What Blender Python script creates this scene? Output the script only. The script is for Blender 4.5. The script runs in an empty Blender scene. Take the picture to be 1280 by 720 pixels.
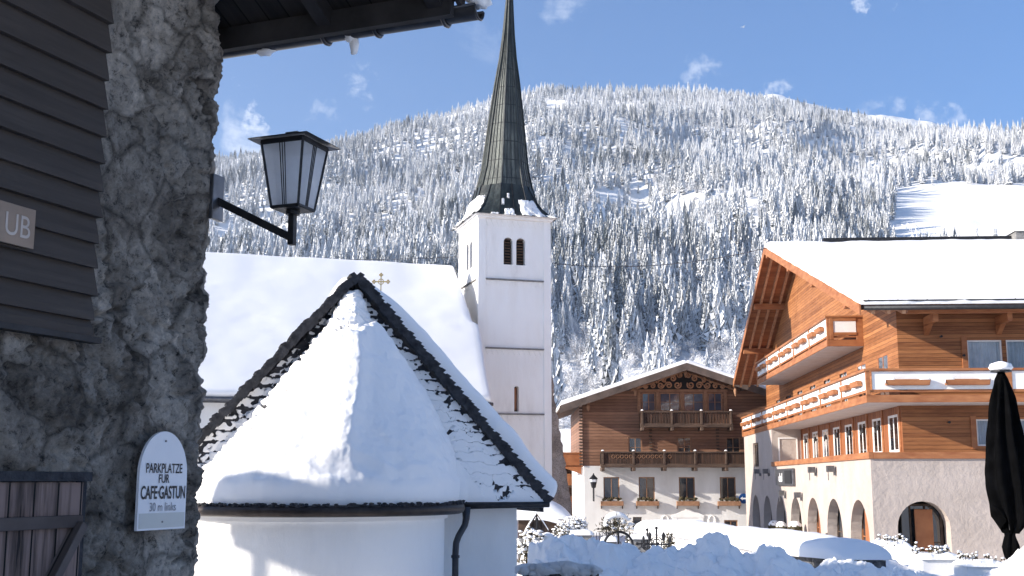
import bpy, bmesh, math, random
from math import sin, cos, pi, radians, atan2, sqrt, hypot
from mathutils import Vector, Matrix, noise, Quaternion

random.seed(7)
SC = bpy.context.scene
COL = SC.collection

# ------------------------------------------------------------------ camera, sky, sun
F = 1460.0
PITCH = math.atan(242 / F)
CP, SP = cos(PITCH), sin(PITCH)
CZ = 3.3
cam_d = bpy.data.cameras.new('camera')
cam_d.sensor_width = 36.0
cam_d.lens = 36.0 * F / 1280
cam_d.clip_start = 0.1
cam_d.clip_end = 20000
cam = bpy.data.objects.new('camera', cam_d)
cam.location = (0, 0, CZ)
cam.rotation_euler = (pi / 2 + PITCH, 0, 0)
COL.objects.link(cam)
SC.camera = cam

SUN_EL = radians(20)
PHI = radians(15)                       # the sun stands left of and behind the camera
S = Vector((-cos(SUN_EL) * cos(PHI), -cos(SUN_EL) * sin(PHI), sin(SUN_EL)))
w = bpy.data.worlds.new('World'); SC.world = w; w.use_nodes = True
nt = w.node_tree; nt.nodes.clear()
out = nt.nodes.new('ShaderNodeOutputWorld'); bg = nt.nodes.new('ShaderNodeBackground')
sky = nt.nodes.new('ShaderNodeTexSky'); sky.sky_type = 'NISHITA'; sky.sun_disc = False
sky.sun_elevation = SUN_EL
sky.sun_rotation = atan2(S.x, S.y) % (2 * pi)
sky.altitude = 1200; sky.air_density = 1.0; sky.dust_density = 0.8; sky.ozone_density = 6.0
bg.inputs['Strength'].default_value = 0.088
tc = nt.nodes.new('ShaderNodeTexCoord')


def wdir(px, py):
    y = (360 - py) / F
    return Vector(((px - 640) / F, CP - y * SP, CP * y + SP)).normalized()


prev = sky.outputs['Color']
mapn = nt.nodes.new('ShaderNodeMapping'); mapn.inputs['Scale'].default_value = (1, 1, 1.6)
nt.links.new(tc.outputs['Generated'], mapn.inputs['Vector'])
nz = nt.nodes.new('ShaderNodeTexNoise'); nz.inputs['Scale'].default_value = 19; nz.inputs['Detail'].default_value = 7
nz.inputs['Roughness'].default_value = 0.6; nz.inputs['Distortion'].default_value = 1.2
nt.links.new(mapn.outputs['Vector'], nz.inputs['Vector'])
wn2 = nt.nodes.new('ShaderNodeTexNoise'); wn2.inputs['Scale'].default_value = 26; wn2.inputs['Detail'].default_value = 5; wn2.inputs['Roughness'].default_value = .65
nt.links.new(tc.outputs['Generated'], wn2.inputs['Vector'])
wsub = nt.nodes.new('ShaderNodeVectorMath'); wsub.operation = 'SUBTRACT'; nt.links.new(wn2.outputs['Color'], wsub.inputs[0]); wsub.inputs[1].default_value = (.5, .5, .5)
wsc = nt.nodes.new('ShaderNodeVectorMath'); wsc.operation = 'MULTIPLY_ADD'; nt.links.new(wsub.outputs[0], wsc.inputs[0]); wsc.inputs[1].default_value = (.11, .11, .07); nt.links.new(tc.outputs['Generated'], wsc.inputs[2])
for (cx_, cy_, rad, st) in [(325, 132, .030, .75), (455, 104, .032, .35), (300, 178, .06, .45), (405, 138, .03, .25), (1083, 14, .014, .4),
                            (700, 8, .05, .28), (600, 40, .06, .12), (870, 100, .03, .35), (1165, 138, .035, .5), (970, 110, .02, .4), (1100, 132, .03, .3)]:
    dn = nt.nodes.new('ShaderNodeVectorMath'); dn.operation = 'DISTANCE'
    nt.links.new(wsc.outputs[0], dn.inputs[0]); dn.inputs[1].default_value = wdir(cx_, cy_)
    mr = nt.nodes.new('ShaderNodeMapRange'); mr.interpolation_type = 'SMOOTHSTEP'
    mr.inputs['From Min'].default_value = 0; mr.inputs['From Max'].default_value = rad
    mr.inputs['To Min'].default_value = 1; mr.inputs['To Max'].default_value = 0
    nt.links.new(dn.outputs['Value'], mr.inputs['Value'])
    m1 = nt.nodes.new('ShaderNodeMath'); m1.operation = 'MULTIPLY_ADD'
    nt.links.new(nz.outputs['Fac'], m1.inputs[0]); m1.inputs[1].default_value = 3.2
    ma = nt.nodes.new('ShaderNodeMath'); ma.operation = 'MULTIPLY_ADD'; nt.links.new(mr.outputs[0], ma.inputs[0]); ma.inputs[1].default_value = 1.7; ma.inputs[2].default_value = -2.55; nt.links.new(ma.outputs[0], m1.inputs[2])
    m1.use_clamp = True
    m2 = nt.nodes.new('ShaderNodeMath'); m2.operation = 'MULTIPLY'
    nt.links.new(m1.outputs[0], m2.inputs[0]); nt.links.new(mr.outputs[0], m2.inputs[1])
    m3 = nt.nodes.new('ShaderNodeMath'); m3.operation = 'MULTIPLY'
    nt.links.new(m2.outputs[0], m3.inputs[0]); m3.inputs[1].default_value = st
    mx = nt.nodes.new('ShaderNodeMix'); mx.data_type = 'RGBA'
    nt.links.new(m3.outputs[0], mx.inputs['Factor']); nt.links.new(prev, mx.inputs['A'])
    mx.inputs['B'].default_value = (7.0, 7.2, 7.6, 1)
    prev = mx.outputs['Result']
hs = nt.nodes.new('ShaderNodeHueSaturation'); hs.inputs['Saturation'].default_value = 1.08; nt.links.new(prev, hs.inputs['Color']); nt.links.new(hs.outputs[0], bg.inputs['Color']); nt.links.new(bg.outputs[0], out.inputs[0])

sd = bpy.data.lights.new('sun', 'SUN'); sd.energy = 5.0; sd.angle = radians(0.6); sd.color = (1, .93, .84)
so = bpy.data.objects.new('sun', sd); so.rotation_euler = S.to_track_quat('Z', 'Y').to_euler(); COL.objects.link(so)
SC.view_settings.view_transform = 'Standard'; SC.view_settings.look = 'None'
SC.view_settings.gamma = 1; SC.view_settings.exposure = 1.32; SC.view_settings.use_curve_mapping = False
SC.render.engine = 'CYCLES'


# ------------------------------------------------------------------ helpers
def W(px, py, Y):
    """world point seen at (px,py) of the 1280x720 photograph at ground distance Y"""
    y = (360 - py) / F
    dy = CP - y * SP
    return Vector(((px - 640) / F / dy * Y, Y, CZ + (CP * y + SP) / dy * Y))


def project(p):
    v = p - Vector((0, 0, CZ))
    z = v.y * CP + v.z * SP
    if z <= 0: return (-9999, -9999)
    return (640 + F * v.x / z, 360 - F * (-v.y * SP + v.z * CP) / z)


def fbm(x, y, z=0.0, o=4, H=.9):
    return noise.fractal(Vector((x, y, z)), H, 2.1, o)


def smooth(a, b, x):
    t = max(0, min(1, (x - a) / (b - a))); return t * t * (3 - 2 * t)


def interp(tab, x):
    if x <= tab[0][0]: return tab[0][1]
    for (a, va), (b, vb) in zip(tab, tab[1:]):
        if x <= b: return va + (vb - va) * (x - a) / (b - a)
    return tab[-1][1]


class MB:
    def __init__(s): s.v = []; s.f = []; s.m = []
    def add(s, vs, fs, m=0):
        o = len(s.v); s.v += [tuple(q) for q in vs]
        for f in fs: s.f.append([i + o for i in f]); s.m.append(m)
    def quad(s, a, b, c, d, m=0): s.add([a, b, c, d], [(0, 1, 2, 3)], m)
    def box(s, x0, x1, y0, y1, z0, z1, m=0):
        s.add([(x0, y0, z0), (x1, y0, z0), (x1, y1, z0), (x0, y1, z0), (x0, y0, z1), (x1, y0, z1), (x1, y1, z1), (x0, y1, z1)],
              [(0, 3, 2, 1), (4, 5, 6, 7), (0, 1, 5, 4), (1, 2, 6, 5), (2, 3, 7, 6), (3, 0, 4, 7)], m)
    def beam(s, a, b, w, h, m=0, up=(0, 0, 1)):
        a = Vector(a); b = Vector(b); d = (b - a).normalized(); up = Vector(up)
        x = d.cross(up)
        if x.length < 1e-4: x = d.cross(Vector((1, 0, 0)))
        x.normalize(); z = x.cross(d).normalized()
        x *= w / 2; z *= h / 2
        s.add([a - x - z, a + x - z, a + x + z, a - x + z, b - x - z, b + x - z, b + x + z, b - x + z],
              [(0, 1, 2, 3), (7, 6, 5, 4), (0, 4, 5, 1), (1, 5, 6, 2), (2, 6, 7, 3), (3, 7, 4, 0)], m)
    def tube(s, pts, r, n=8, m=0, cap=True, close=False):
        pts = [Vector(p) for p in pts]; rs = r if isinstance(r, (list, tuple)) else [r] * len(pts)
        rings = []; N = len(pts); ref = None; vs = []
        for i, p in enumerate(pts):
            if close: d = pts[(i + 1) % N] - pts[i - 1]
            else: d = pts[min(i + 1, N - 1)] - pts[max(i - 1, 0)]
            d.normalize()
            if ref is None:
                ref = d.orthogonal().normalized()
            ref = (ref - d * ref.dot(d)).normalized()
            b = d.cross(ref)
            for k in range(n):
                a = 2 * pi * k / n
                vs.append(p + (ref * cos(a) + b * sin(a)) * rs[i])
        fs = []
        for i in range(N - 1 + (1 if close else 0)):
            j = (i + 1) % N
            for k in range(n):
                fs.append((i * n + k, i * n + (k + 1) % n, j * n + (k + 1) % n, j * n + k))
        if cap and not close:
            fs.append(tuple(range(n - 1, -1, -1))); fs.append(tuple((N - 1) * n + k for k in range(n)))
        s.add(vs, fs, m)
    def prism(s, poly, off, m=0):
        """closed solid: planar polygon of 3-D points swept by the vector off"""
        n = len(poly); off = Vector(off); p = [Vector(q) for q in poly]
        fs = [tuple(range(n)), tuple(range(2 * n - 1, n - 1, -1))]
        for i in range(n): fs.append((i, i + n, (i + 1) % n + n, (i + 1) % n))
        s.add(p + [q + off for q in p], fs, m)
    def lathe(s, prof, c=(0, 0, 0), n=16, m=0, sq=0):
        vs = []; fs = []
        for (r, z) in prof:
            for k in range(n):
                a = 2 * pi * k / n; vs.append((c[0] + r * cos(a), c[1] + r * sin(a), c[2] + z))
        for i in range(len(prof) - 1):
            for k in range(n):
                fs.append((i * n + k, i * n + (k + 1) % n, (i + 1) * n + (k + 1) % n, (i + 1) * n + k))
        fs.append(tuple(range(n - 1, -1, -1))); fs.append(tuple((len(prof) - 1) * n + k for k in range(n)))
        s.add(vs, fs, m)
    def grid(s, fn, nu, nv, m=0, us=None, vs_=None):
        us = us or [i / nu for i in range(nu + 1)]; vl = vs_ or [j / nv for j in range(nv + 1)]
        vs = [fn(u, v) for v in vl for u in us]; n = len(us)
        fs = [(j * n + i, j * n + i + 1, (j + 1) * n + i + 1, (j + 1) * n + i) for j in range(len(vl) - 1) for i in range(n - 1)]
        s.add(vs, fs, m)
    def build(s, name, mat, parent=None, smooth_=False, bevel=0, kind=None, recalc=True):
        me = bpy.data.meshes.new(name); me.from_pydata(s.v, [], s.f)
        mats = mat if isinstance(mat, (list, tuple)) else [mat]
        for q in mats: me.materials.append(q)
        me.polygons.foreach_set('material_index', s.m)
        if recalc:
            bm = bmesh.new(); bm.from_mesh(me); bmesh.ops.recalc_face_normals(bm, faces=bm.faces); bm.to_mesh(me); bm.free()
        me.polygons.foreach_set('use_smooth', [smooth_] * len(me.polygons))
        me.update()
        o = bpy.data.objects.new(name, me); COL.objects.link(o)
        if parent: o.parent = parent
        if kind: o['kind'] = kind
        if bevel:
            b = o.modifiers.new('bevel', 'BEVEL'); b.width = bevel; b.segments = 2; b.limit_method = 'ANGLE'; b.angle_limit = radians(40)
        return o


def tag(o, label, cat, group=None):
    o['label'] = label; o['category'] = cat
    if group: o['group'] = group
    return o


def thing(name, label, cat, loc=(0, 0, 0), rz=0, group=None):
    o = bpy.data.objects.new(name, None); COL.objects.link(o)
    o.location = loc; o.rotation_euler = (0, 0, rz); o.empty_display_size = .2
    return tag(o, label, cat, group)


def dup(root, loc, rz=0, scale=None, label=None):
    r = root.copy(); COL.objects.link(r); r.location = loc; r.rotation_euler = (0, 0, rz)
    if scale: r.scale = scale
    if label: r['label'] = label
    for ch in list(root.children):
        c = ch.copy(); COL.objects.link(c); c.parent = r
        for g in list(ch.children):
            d = g.copy(); COL.objects.link(d); d.parent = c
    return r


def snow_sheet(mb, a, b, c, d, T, nu=40, nv=30, amp=.03, fr=.8, rnd=.25, up=None, seed=0, thin=None, warp=None):
    """thick snow lying on the quad a-b-c-d (u along a>b, v along a>d) with rounded edges"""
    a, b, c, d = map(Vector, (a, b, c, d))
    n = (b - a).cross(d - a).normalized()
    if n.z < 0: n = -n
    lu = (b - a).length; lv = (d - a).length
    def ends(L, k):
        e = min(.45, rnd / L)
        xs = [0, e * .03, e * .12, e * .3, e * .6, e]
        return [0] + xs[1:] + [e + (1 - 2 * e) * i / k for i in range(1, k)] + [1 - x for x in reversed(xs)]
    us = ends(lu, nu); vs = ends(lv, nv)
    def f(u, v):
        p = a * (1 - u) * (1 - v) + b * u * (1 - v) + c * u * v + d * (1 - u) * v
        if warp: p = warp(u, v, p)
        def e(t, L):
            q = min(t, 1 - t) * L / rnd
            return 1 if q >= 1 else sqrt(max(0, 1 - (1 - q) ** 2))
        k = e(u, lu) * e(v, lv)
        t = T * (thin(u, v) if thin else 1)
        h = k * (t + amp * fbm(p.x * fr, p.y * fr, p.z * fr + seed, 5))
        # wobbly outline
        q = p + n * h
        if k < .95:
            q = q + (p - (a + b + c + d) / 4).normalized() * (amp * .8 * fbm(p.x * fr * 3, p.y * fr * 3, p.z * 3 * fr + seed + 9, 3))
        return q
    mb.grid(f, 0, 0, 0, us, vs)
    if not warp: mb.quad(a + n * .002, b + n * .002, c + n * .002, d + n * .002)


def pillow(mb, x0, x1, y0, y1, z, T, amp=.03, fr=3, n=14, base=None, seed=0):
    lx, ly = x1 - x0, y1 - y0
    nx = max(6, int(n * lx / max(lx, ly))); ny = max(6, int(n * ly / max(lx, ly)))
    def f(u, v):
        x = x0 + lx * u; y = y0 + ly * v
        k = (max(0, 1 - (abs(2 * u - 1)) ** 3.5) * max(0, 1 - (abs(2 * v - 1)) ** 3.5)) ** .5
        return (x, y, z + (base(x, y) if base else 0) + k * (T + amp * fbm(x * fr, y * fr, seed, 4)) - (0 if k > 0 else .01))
    mb.grid(f, nx, ny)


def blob(mb, c, r, amp=.25, fr=1.5, n=10, m=0, seed=0):
    """lumpy closed ball, r = (rx, ry, rz)"""
    vs = []; fs = []; c = Vector(c)
    for i in range(n + 1):
        th = pi * i / n
        for k in range(2 * n):
            ph = pi * k / n
            d = Vector((sin(th) * cos(ph), sin(th) * sin(ph), cos(th)))
            q = 1 + amp * fbm(d.x * fr + seed, d.y * fr + c.x, d.z * fr + c.y, 3)
            vs.append(c + Vector((d.x * r[0], d.y * r[1], d.z * r[2])) * q)
    N = 2 * n
    for i in range(n):
        for k in range(N): fs.append((i * N + k, i * N + (k + 1) % N, (i + 1) * N + (k + 1) % N, (i + 1) * N + k))
    mb.add(vs, fs, m)


# ------------------------------------------------------------------ materials
def newmat(name):
    m = bpy.data.materials.new(name); m.use_nodes = True
    return m, m.node_tree, m.node_tree.nodes['Principled BSDF']


def N(t, k, **kw):
    n = t.nodes.new(k)
    for a, b in kw.items():
        if a in n.inputs: n.inputs[a].default_value = b
        else: setattr(n, a, b)
    return n


def L(t, a, b): t.links.new(a, b)


def ramp(t, src, stops):
    r = t.nodes.new('ShaderNodeValToRGB'); L(t, src, r.inputs[0])
    e = r.color_ramp.elements
    while len(e) < len(stops): e.new(.5)
    for el, (p, c) in zip(e, stops): el.position = p; el.color = (*c, 1) if len(c) == 3 else c
    return r


def noise_mat(name, cols, scale=3, detail=8, rough=.8, bump=.2, bscale=None, dist=.02, metal=0, stretch=(1, 1, 1), lo=.3, hi=.7, spec=.3):
    m, t, b = newmat(name)
    tc = N(t, 'ShaderNodeTexCoord'); mp = N(t, 'ShaderNodeMapping'); mp.inputs['Scale'].default_value = stretch
    L(t, tc.outputs['Object'], mp.inputs[0])
    nz = N(t, 'ShaderNodeTexNoise', Scale=scale, Detail=detail, Roughness=.6); L(t, mp.outputs[0], nz.inputs['Vector'])
    k = len(cols)
    r = ramp(t, nz.outputs['Fac'], [(lo + (hi - lo) * i / max(1, k - 1), c) for i, c in enumerate(cols)])
    L(t, r.outputs[0], b.inputs['Base Color'])
    b.inputs['Roughness'].default_value = rough; b.inputs['Metallic'].default_value = metal; b.inputs['Specular IOR Level'].default_value = spec
    if bump:
        n2 = N(t, 'ShaderNodeTexNoise', Scale=bscale or scale * 4, Detail=8, Roughness=.65); L(t, mp.outputs[0], n2.inputs['Vector'])
        bp = N(t, 'ShaderNodeBump', Strength=bump, Distance=dist); L(t, n2.outputs['Fac'], bp.inputs['Height']); L(t, bp.outputs[0], b.inputs['Normal'])
    return m


def snow_mat(name, s1=.8, s2=14, d=.08, bump=.5, col=(.90, .88, .855)):
    m, t, b = newmat(name)
    tc = N(t, 'ShaderNodeTexCoord')
    n1 = N(t, 'ShaderNodeTexNoise', Scale=s1, Detail=6, Roughness=.5); L(t, tc.outputs['Object'], n1.inputs['Vector'])
    n2 = N(t, 'ShaderNodeTexNoise', Scale=s2, Detail=8, Roughness=.6); L(t, tc.outputs['Object'], n2.inputs['Vector'])
    b1 = N(t, 'ShaderNodeBump', Strength=bump, Distance=d); L(t, n1.outputs['Fac'], b1.inputs['Height'])
    b2 = N(t, 'ShaderNodeBump', Strength=bump * .7, Distance=d * .15); L(t, n2.outputs['Fac'], b2.inputs['Height']); L(t, b1.outputs[0], b2.inputs['Normal'])
    L(t, b2.outputs[0], b.inputs['Normal'])
    b.inputs['Base Color'].default_value = (*col, 1); b.inputs['Roughness'].default_value = .75; b.inputs['Specular IOR Level'].default_value = .25
    return m


def wood_mat(name, c1, c2, plank=.16, axis='Z', groove=.012, rough=.6, grain=1.0, dark=None, gscale=1.0):
    """boards of width plank stacked along axis, each with its own tone, grain running along the others"""
    m, t, b = newmat(name)
    tc = N(t, 'ShaderNodeTexCoord'); sx = N(t, 'ShaderNodeSeparateXYZ'); L(t, tc.outputs['Object'], sx.inputs[0])
    dv = N(t, 'ShaderNodeMath', operation='DIVIDE'); L(t, sx.outputs[axis], dv.inputs[0]); dv.inputs[1].default_value = plank
    fl = N(t, 'ShaderNodeMath', operation='FLOOR'); L(t, dv.outputs[0], fl.inputs[0])
    fr = N(t, 'ShaderNodeMath', operation='FRACT'); L(t, dv.outputs[0], fr.inputs[0])
    wn = N(t, 'ShaderNodeTexWhiteNoise', noise_dimensions='1D'); L(t, fl.outputs[0], wn.inputs['W'])
    mp = N(t, 'ShaderNodeMapping')
    sc = {'X': (14, .9, .9), 'Y': (.9, 14, .9), 'Z': (.9, .9, 14)}[axis]
    mp.inputs['Scale'].default_value = [q * gscale for q in sc]
    L(t, tc.outputs['Object'], mp.inputs[0])
    nz = N(t, 'ShaderNodeTexNoise', Scale=1.6, Detail=8, Roughness=.65, Distortion=.3); L(t, mp.outputs[0], nz.inputs['Vector'])
    big = N(t, 'ShaderNodeTexNoise', Scale=.5, Detail=3); L(t, tc.outputs['Object'], big.inputs['Vector'])
    ad = N(t, 'ShaderNodeMath', operation='MULTIPLY_ADD'); L(t, wn.outputs['Value'], ad.inputs[0]); ad.inputs[1].default_value = .42
    m2 = N(t, 'ShaderNodeMath', operation='MULTIPLY_ADD'); L(t, nz.outputs['Fac'], m2.inputs[0]); m2.inputs[1].default_value = 1.0 * grain; m2.inputs[2].default_value = -.35 * grain
    L(t, m2.outputs[0], ad.inputs[2])
    a3 = N(t, 'ShaderNodeMath', operation='MULTIPLY_ADD'); L(t, big.outputs['Fac'], a3.inputs[0]); a3.inputs[1].default_value = .5; L(t, ad.outputs[0], a3.inputs[2])
    r = ramp(t, a3.outputs[0], [(.25, c1), (.95, c2)])
    # groove between boards
    g = N(t, 'ShaderNodeMath', operation='LESS_THAN'); L(t, fr.outputs[0], g.inputs[0]); g.inputs[1].default_value = groove / plank
    mx = N(t, 'ShaderNodeMix', data_type='RGBA'); L(t, g.outputs[0], mx.inputs['Factor']); L(t, r.outputs[0], mx.inputs['A'])
    dk = dark or tuple(q * .25 for q in c1)
    mx.inputs['B'].default_value = (*dk, 1)
    L(t, mx.outputs['Result'], b.inputs['Base Color'])
    hh = N(t, 'ShaderNodeMath', operation='MULTIPLY_ADD'); L(t, g.outputs[0], hh.inputs[0]); hh.inputs[1].default_value = -1.5; L(t, nz.outputs['Fac'], hh.inputs[2])
    bp = N(t, 'ShaderNodeBump', Strength=.5, Distance=.008); L(t, hh.outputs[0], bp.inputs['Height']); L(t, bp.outputs[0], b.inputs['Normal'])
    b.inputs['Roughness'].default_value = rough; b.inputs['Specular IOR Level'].default_value = .3
    return m


M = {}
M['snow'] = snow_mat('snow')
M['snow_roof'] = snow_mat('roof snow', 1.4, 9, .035, .5)
M['snow_far'] = snow_mat('far roof snow', .8, 5, .03, .3)
M['snow_lump'] = snow_mat('lumpy snow', 3, 18, .06, .7)
M['white'] = noise_mat('lime plaster', [(.74, .715, .68), (.85, .83, .80)], .8, 10, .9, .45, 9, .02, lo=.2, hi=.55, stretch=(1.5, 1.5, .5))
M['tower_white'] = noise_mat('tower plaster', [(.70, .665, .62), (.84, .81, .77), (.88, .86, .83)], .55, 10, .9, .4, 5, .03, lo=.25, hi=.6, stretch=(1.6, 1.6, .4))
M['inn_white'] = noise_mat('inn plaster', [(.62, .60, .57), (.74, .72, .69)], .7, 10, .9, .4, 7, .02, lo=.3, hi=.6, stretch=(1.4, 1.4, .5))
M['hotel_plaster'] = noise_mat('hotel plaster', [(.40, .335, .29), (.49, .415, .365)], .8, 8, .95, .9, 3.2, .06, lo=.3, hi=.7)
M['orange'] = wood_mat('larch cladding', (.155, .052, .018), (.42, .178, .068), .15, 'Z', .012)
M['orange_v'] = wood_mat('larch boards', (.18, .055, .02), (.40, .155, .06), .14, 'Y', .01)
M['orange_beam'] = noise_mat('larch beam', [(.24, .08, .03), (.42, .18, .075)], 1.2, 8, .55, .2, 20, .004, stretch=(1, 1, 4))
M['brown'] = wood_mat('old timber', (.13, .06, .034), (.36, .19, .115), .21, 'Z', .02)
M['brown_dark'] = wood_mat('weathered balcony', (.03, .018, .012), (.10, .052, .032), .12, 'X', .014)
M['brown_beam'] = noise_mat('timber beam', [(.05, .032, .024), (.13, .085, .06)], 1.4, 8, .8, .3, 20, .006, stretch=(1, 1, 4))
M['carve'] = noise_mat('carved wood', [(.22, .11, .06), (.38, .21, .12)], 4, 6, .8, .2, 20, .004)
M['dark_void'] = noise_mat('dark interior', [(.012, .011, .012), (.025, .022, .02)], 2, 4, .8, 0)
M['black_metal'] = noise_mat('black iron', [(.012, .012, .014), (.035, .035, .038)], 8, 6, .5, .15, 40, .002, metal=.3)
M['grey_metal'] = noise_mat('galvanised metal', [(.10, .10, .105), (.2, .2, .21)], 6, 6, .4, .1, 30, .002, metal=.8)
M['gutter'] = noise_mat('dark brown gutter', [(.02, .015, .013), (.06, .045, .038)], 6, 8, .45, .2, 30, .003, metal=.4)
M['shingle_dark'] = noise_mat('dark verge shingles', [(.012, .013, .016), (.06, .06, .066)], 9, 8, .85, .7, 14, .05)
M['white_paint'] = noise_mat('white painted board', [(.74, .72, .69), (.85, .83, .80)], 3, 6, .6, .1, 20, .003)
M['gold'] = noise_mat('gilded iron', [(.42, .30, .12), (.62, .46, .2)], 10, 5, .35, .1, 40, .002, metal=.8)
M['black_cloth'] = noise_mat('black canvas', [(.002, .002, .002), (.005, .005, .0055)], 4, 6, 1, .25, 60, .003, spec=0)
M['curtain'] = noise_mat('net curtain', [(.5, .52, .56), (.66, .68, .72)], 3, 4, .9, 0)
M['curtain_beige'] = noise_mat('cream curtain', [(.5, .46, .4), (.68, .63, .56)], 3, 4, .9, 0)
M['terracotta'] = noise_mat('terracotta', [(.30, .12, .06), (.42, .19, .1)], 6, 6, .8, .2)
M['blue'] = noise_mat('blue enamel', [(.01, .06, .2), (.015, .075, .24)], 4, 3, .3, 0)
M['plant'] = noise_mat('dry plants', [(.03, .035, .015), (.10, .07, .04)], 8, 6, .9, .3)
M['stone_grey'] = noise_mat('gravestone', [(.14, .135, .13), (.28, .27, .26)], 5, 8, .85, .4, 20, .01)
M['wood_grey'] = wood_mat('greyed wood', (.06, .045, .04), (.19, .16, .145), .1, 'X', .012, .8)


def pane_mat(name, tint, rough=.06):
    m, t, b = newmat(name)
    tc = N(t, 'ShaderNodeTexCoord'); nz = N(t, 'ShaderNodeTexNoise', Scale=1.2, Detail=2); L(t, tc.outputs['Object'], nz.inputs['Vector'])
    r = ramp(t, nz.outputs['Fac'], [(.35, tuple(q * .6 for q in tint)), (.65, tint)]); L(t, r.outputs[0], b.inputs['Base Color'])
    b.inputs['Roughness'].default_value = rough; b.inputs['Specular IOR Level'].default_value = .9; b.inputs['IOR'].default_value = 1.55
    bp = N(t, 'ShaderNodeBump', Strength=.15, Distance=.02); L(t, nz.outputs['Fac'], bp.inputs['Height']); L(t, bp.outputs[0], b.inputs['Normal'])
    return m


M['pane'] = pane_mat('dark window glass', (.025, .03, .038))
M['pane_sky_tint'] = pane_mat('window glass with painted sky', (.07, .09, .13))  # blue of the reflected sky is put into the pane colour
# clear glass: fresnel mix of transparent and glossy
gm, gt, gb = newmat('clear glass'); gt.nodes.remove(gb)
go = gt.nodes['Material Output']; tr = N(gt, 'ShaderNodeBsdfTransparent', Color=(.86, .9, .92, 1)); gl = N(gt, 'ShaderNodeBsdfGlossy', Roughness=.03)
fz = N(gt, 'ShaderNodeFresnel', IOR=1.6); mxs = N(gt, 'ShaderNodeMixShader'); L(gt, fz.outputs[0], mxs.inputs[0]); L(gt, tr.outputs[0], mxs.inputs[1]); L(gt, gl.outputs[0], mxs.inputs[2]); L(gt, mxs.outputs[0], go.inputs[0])
M['glass'] = gm
# frosted lantern glass
fm, ft, fb = newmat('frosted lantern glass')
fb.inputs['Base Color'].default_value = (.9, .9, .9, 1); fb.inputs['Roughness'].default_value = .35
fo = ft.nodes['Material Output']; f1 = N(ft, 'ShaderNodeBsdfTranslucent', Color=(.85, .87, .9, 1)); f2 = N(ft, 'ShaderNodeBsdfTransparent', Color=(.9, .92, .95, 1))
fx = N(ft, 'ShaderNodeMixShader', Fac=.7); L(ft, fb.outputs[0], fx.inputs[1]); L(ft, f1.outputs[0], fx.inputs[2])
fx2 = N(ft, 'ShaderNodeMixShader', Fac=.18); L(ft, fx.outputs[0], fx2.inputs[1]); L(ft, f2.outputs[0], fx2.inputs[2]); L(ft, fx2.outputs[0], fo.inputs[0])
fn = N(ft, 'ShaderNodeTexNoise', Scale=30, Detail=5); tcf = N(ft, 'ShaderNodeTexCoord'); L(ft, tcf.outputs['Object'], fn.inputs['Vector'])
rf = ramp(ft, fn.outputs['Fac'], [(.3, (.78, .79, .80)), (.7, (.93, .93, .93))]); L(ft, rf.outputs[0], fb.inputs['Base Color'])
M['frost'] = fm


def rubble_mat(name, cols, vs=3.0, patch=1.3, joints=.8):
    m, t, b = newmat(name)
    tc = N(t, 'ShaderNodeTexCoord')
    n0 = N(t, 'ShaderNodeTexNoise', Scale=2.5, Detail=6); L(t, tc.outputs['Object'], n0.inputs['Vector'])
    mxv = N(t, 'ShaderNodeMix', data_type='VECTOR'); mxv.inputs['Factor'].default_value = .25
    L(t, tc.outputs['Object'], mxv.inputs['A']); L(t, n0.outputs['Color'], mxv.inputs['B'])
    v = N(t, 'ShaderNodeTexVoronoi', Scale=vs); L(t, mxv.outputs['Result'], v.inputs['Vector'])
    v2 = N(t, 'ShaderNodeTexVoronoi', Scale=vs * 1.0, feature='DISTANCE_TO_EDGE'); L(t, mxv.outputs['Result'], v2.inputs['Vector'])
    nz = N(t, 'ShaderNodeTexNoise', Scale=patch, Detail=10, Roughness=.7); L(t, tc.outputs['Object'], nz.inputs['Vector'])
    nf = N(t, 'ShaderNodeTexNoise', Scale=17, Detail=14, Roughness=.82); L(t, tc.outputs['Object'], nf.inputs['Vector'])
    r = ramp(t, nz.outputs['Fac'], [(.40, cols[0]), (.5, cols[1]), (.58, cols[2])])
    rv = ramp(t, v.outputs['Color'], [(.2, cols[0]), (.8, cols[2])])
    m1 = N(t, 'ShaderNodeMix', data_type='RGBA'); m1.inputs['Factor'].default_value = .45; L(t, r.outputs[0], m1.inputs['A']); L(t, rv.outputs[0], m1.inputs['B'])
    r3 = ramp(t, nf.outputs['Fac'], [(.38, (.16, .16, .17)), (.47, (.85, .85, .85)), (.56, (1.05, 1.04, 1.03)), (.70, (1.45, 1.43, 1.4))])
    m2 = N(t, 'ShaderNodeMix', data_type='RGBA', blend_type='MULTIPLY'); m2.inputs['Factor'].default_value = 1; L(t, m1.outputs['Result'], m2.inputs['A']); L(t, r3.outputs[0], m2.inputs['B'])
    rc = ramp(t, v2.outputs['Distance'], [(0.0, (.35, .35, .35)), (.07, (1, 1, 1))]); mc = N(t, 'ShaderNodeMix', data_type='RGBA', blend_type='MULTIPLY'); mc.inputs['Factor'].default_value = joints; L(t, m2.outputs['Result'], mc.inputs['A']); L(t, rc.outputs[0], mc.inputs['B'])
    L(t, mc.outputs['Result'], b.inputs['Base Color']); b.inputs['Roughness'].default_value = .92; b.inputs['Specular IOR Level'].default_value = .2
    b1 = N(t, 'ShaderNodeBump', Strength=1.0, Distance=.06); L(t, nf.outputs['Fac'], b1.inputs['Height']); L(t, b1.outputs[0], b.inputs['Normal'])
    return m


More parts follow.
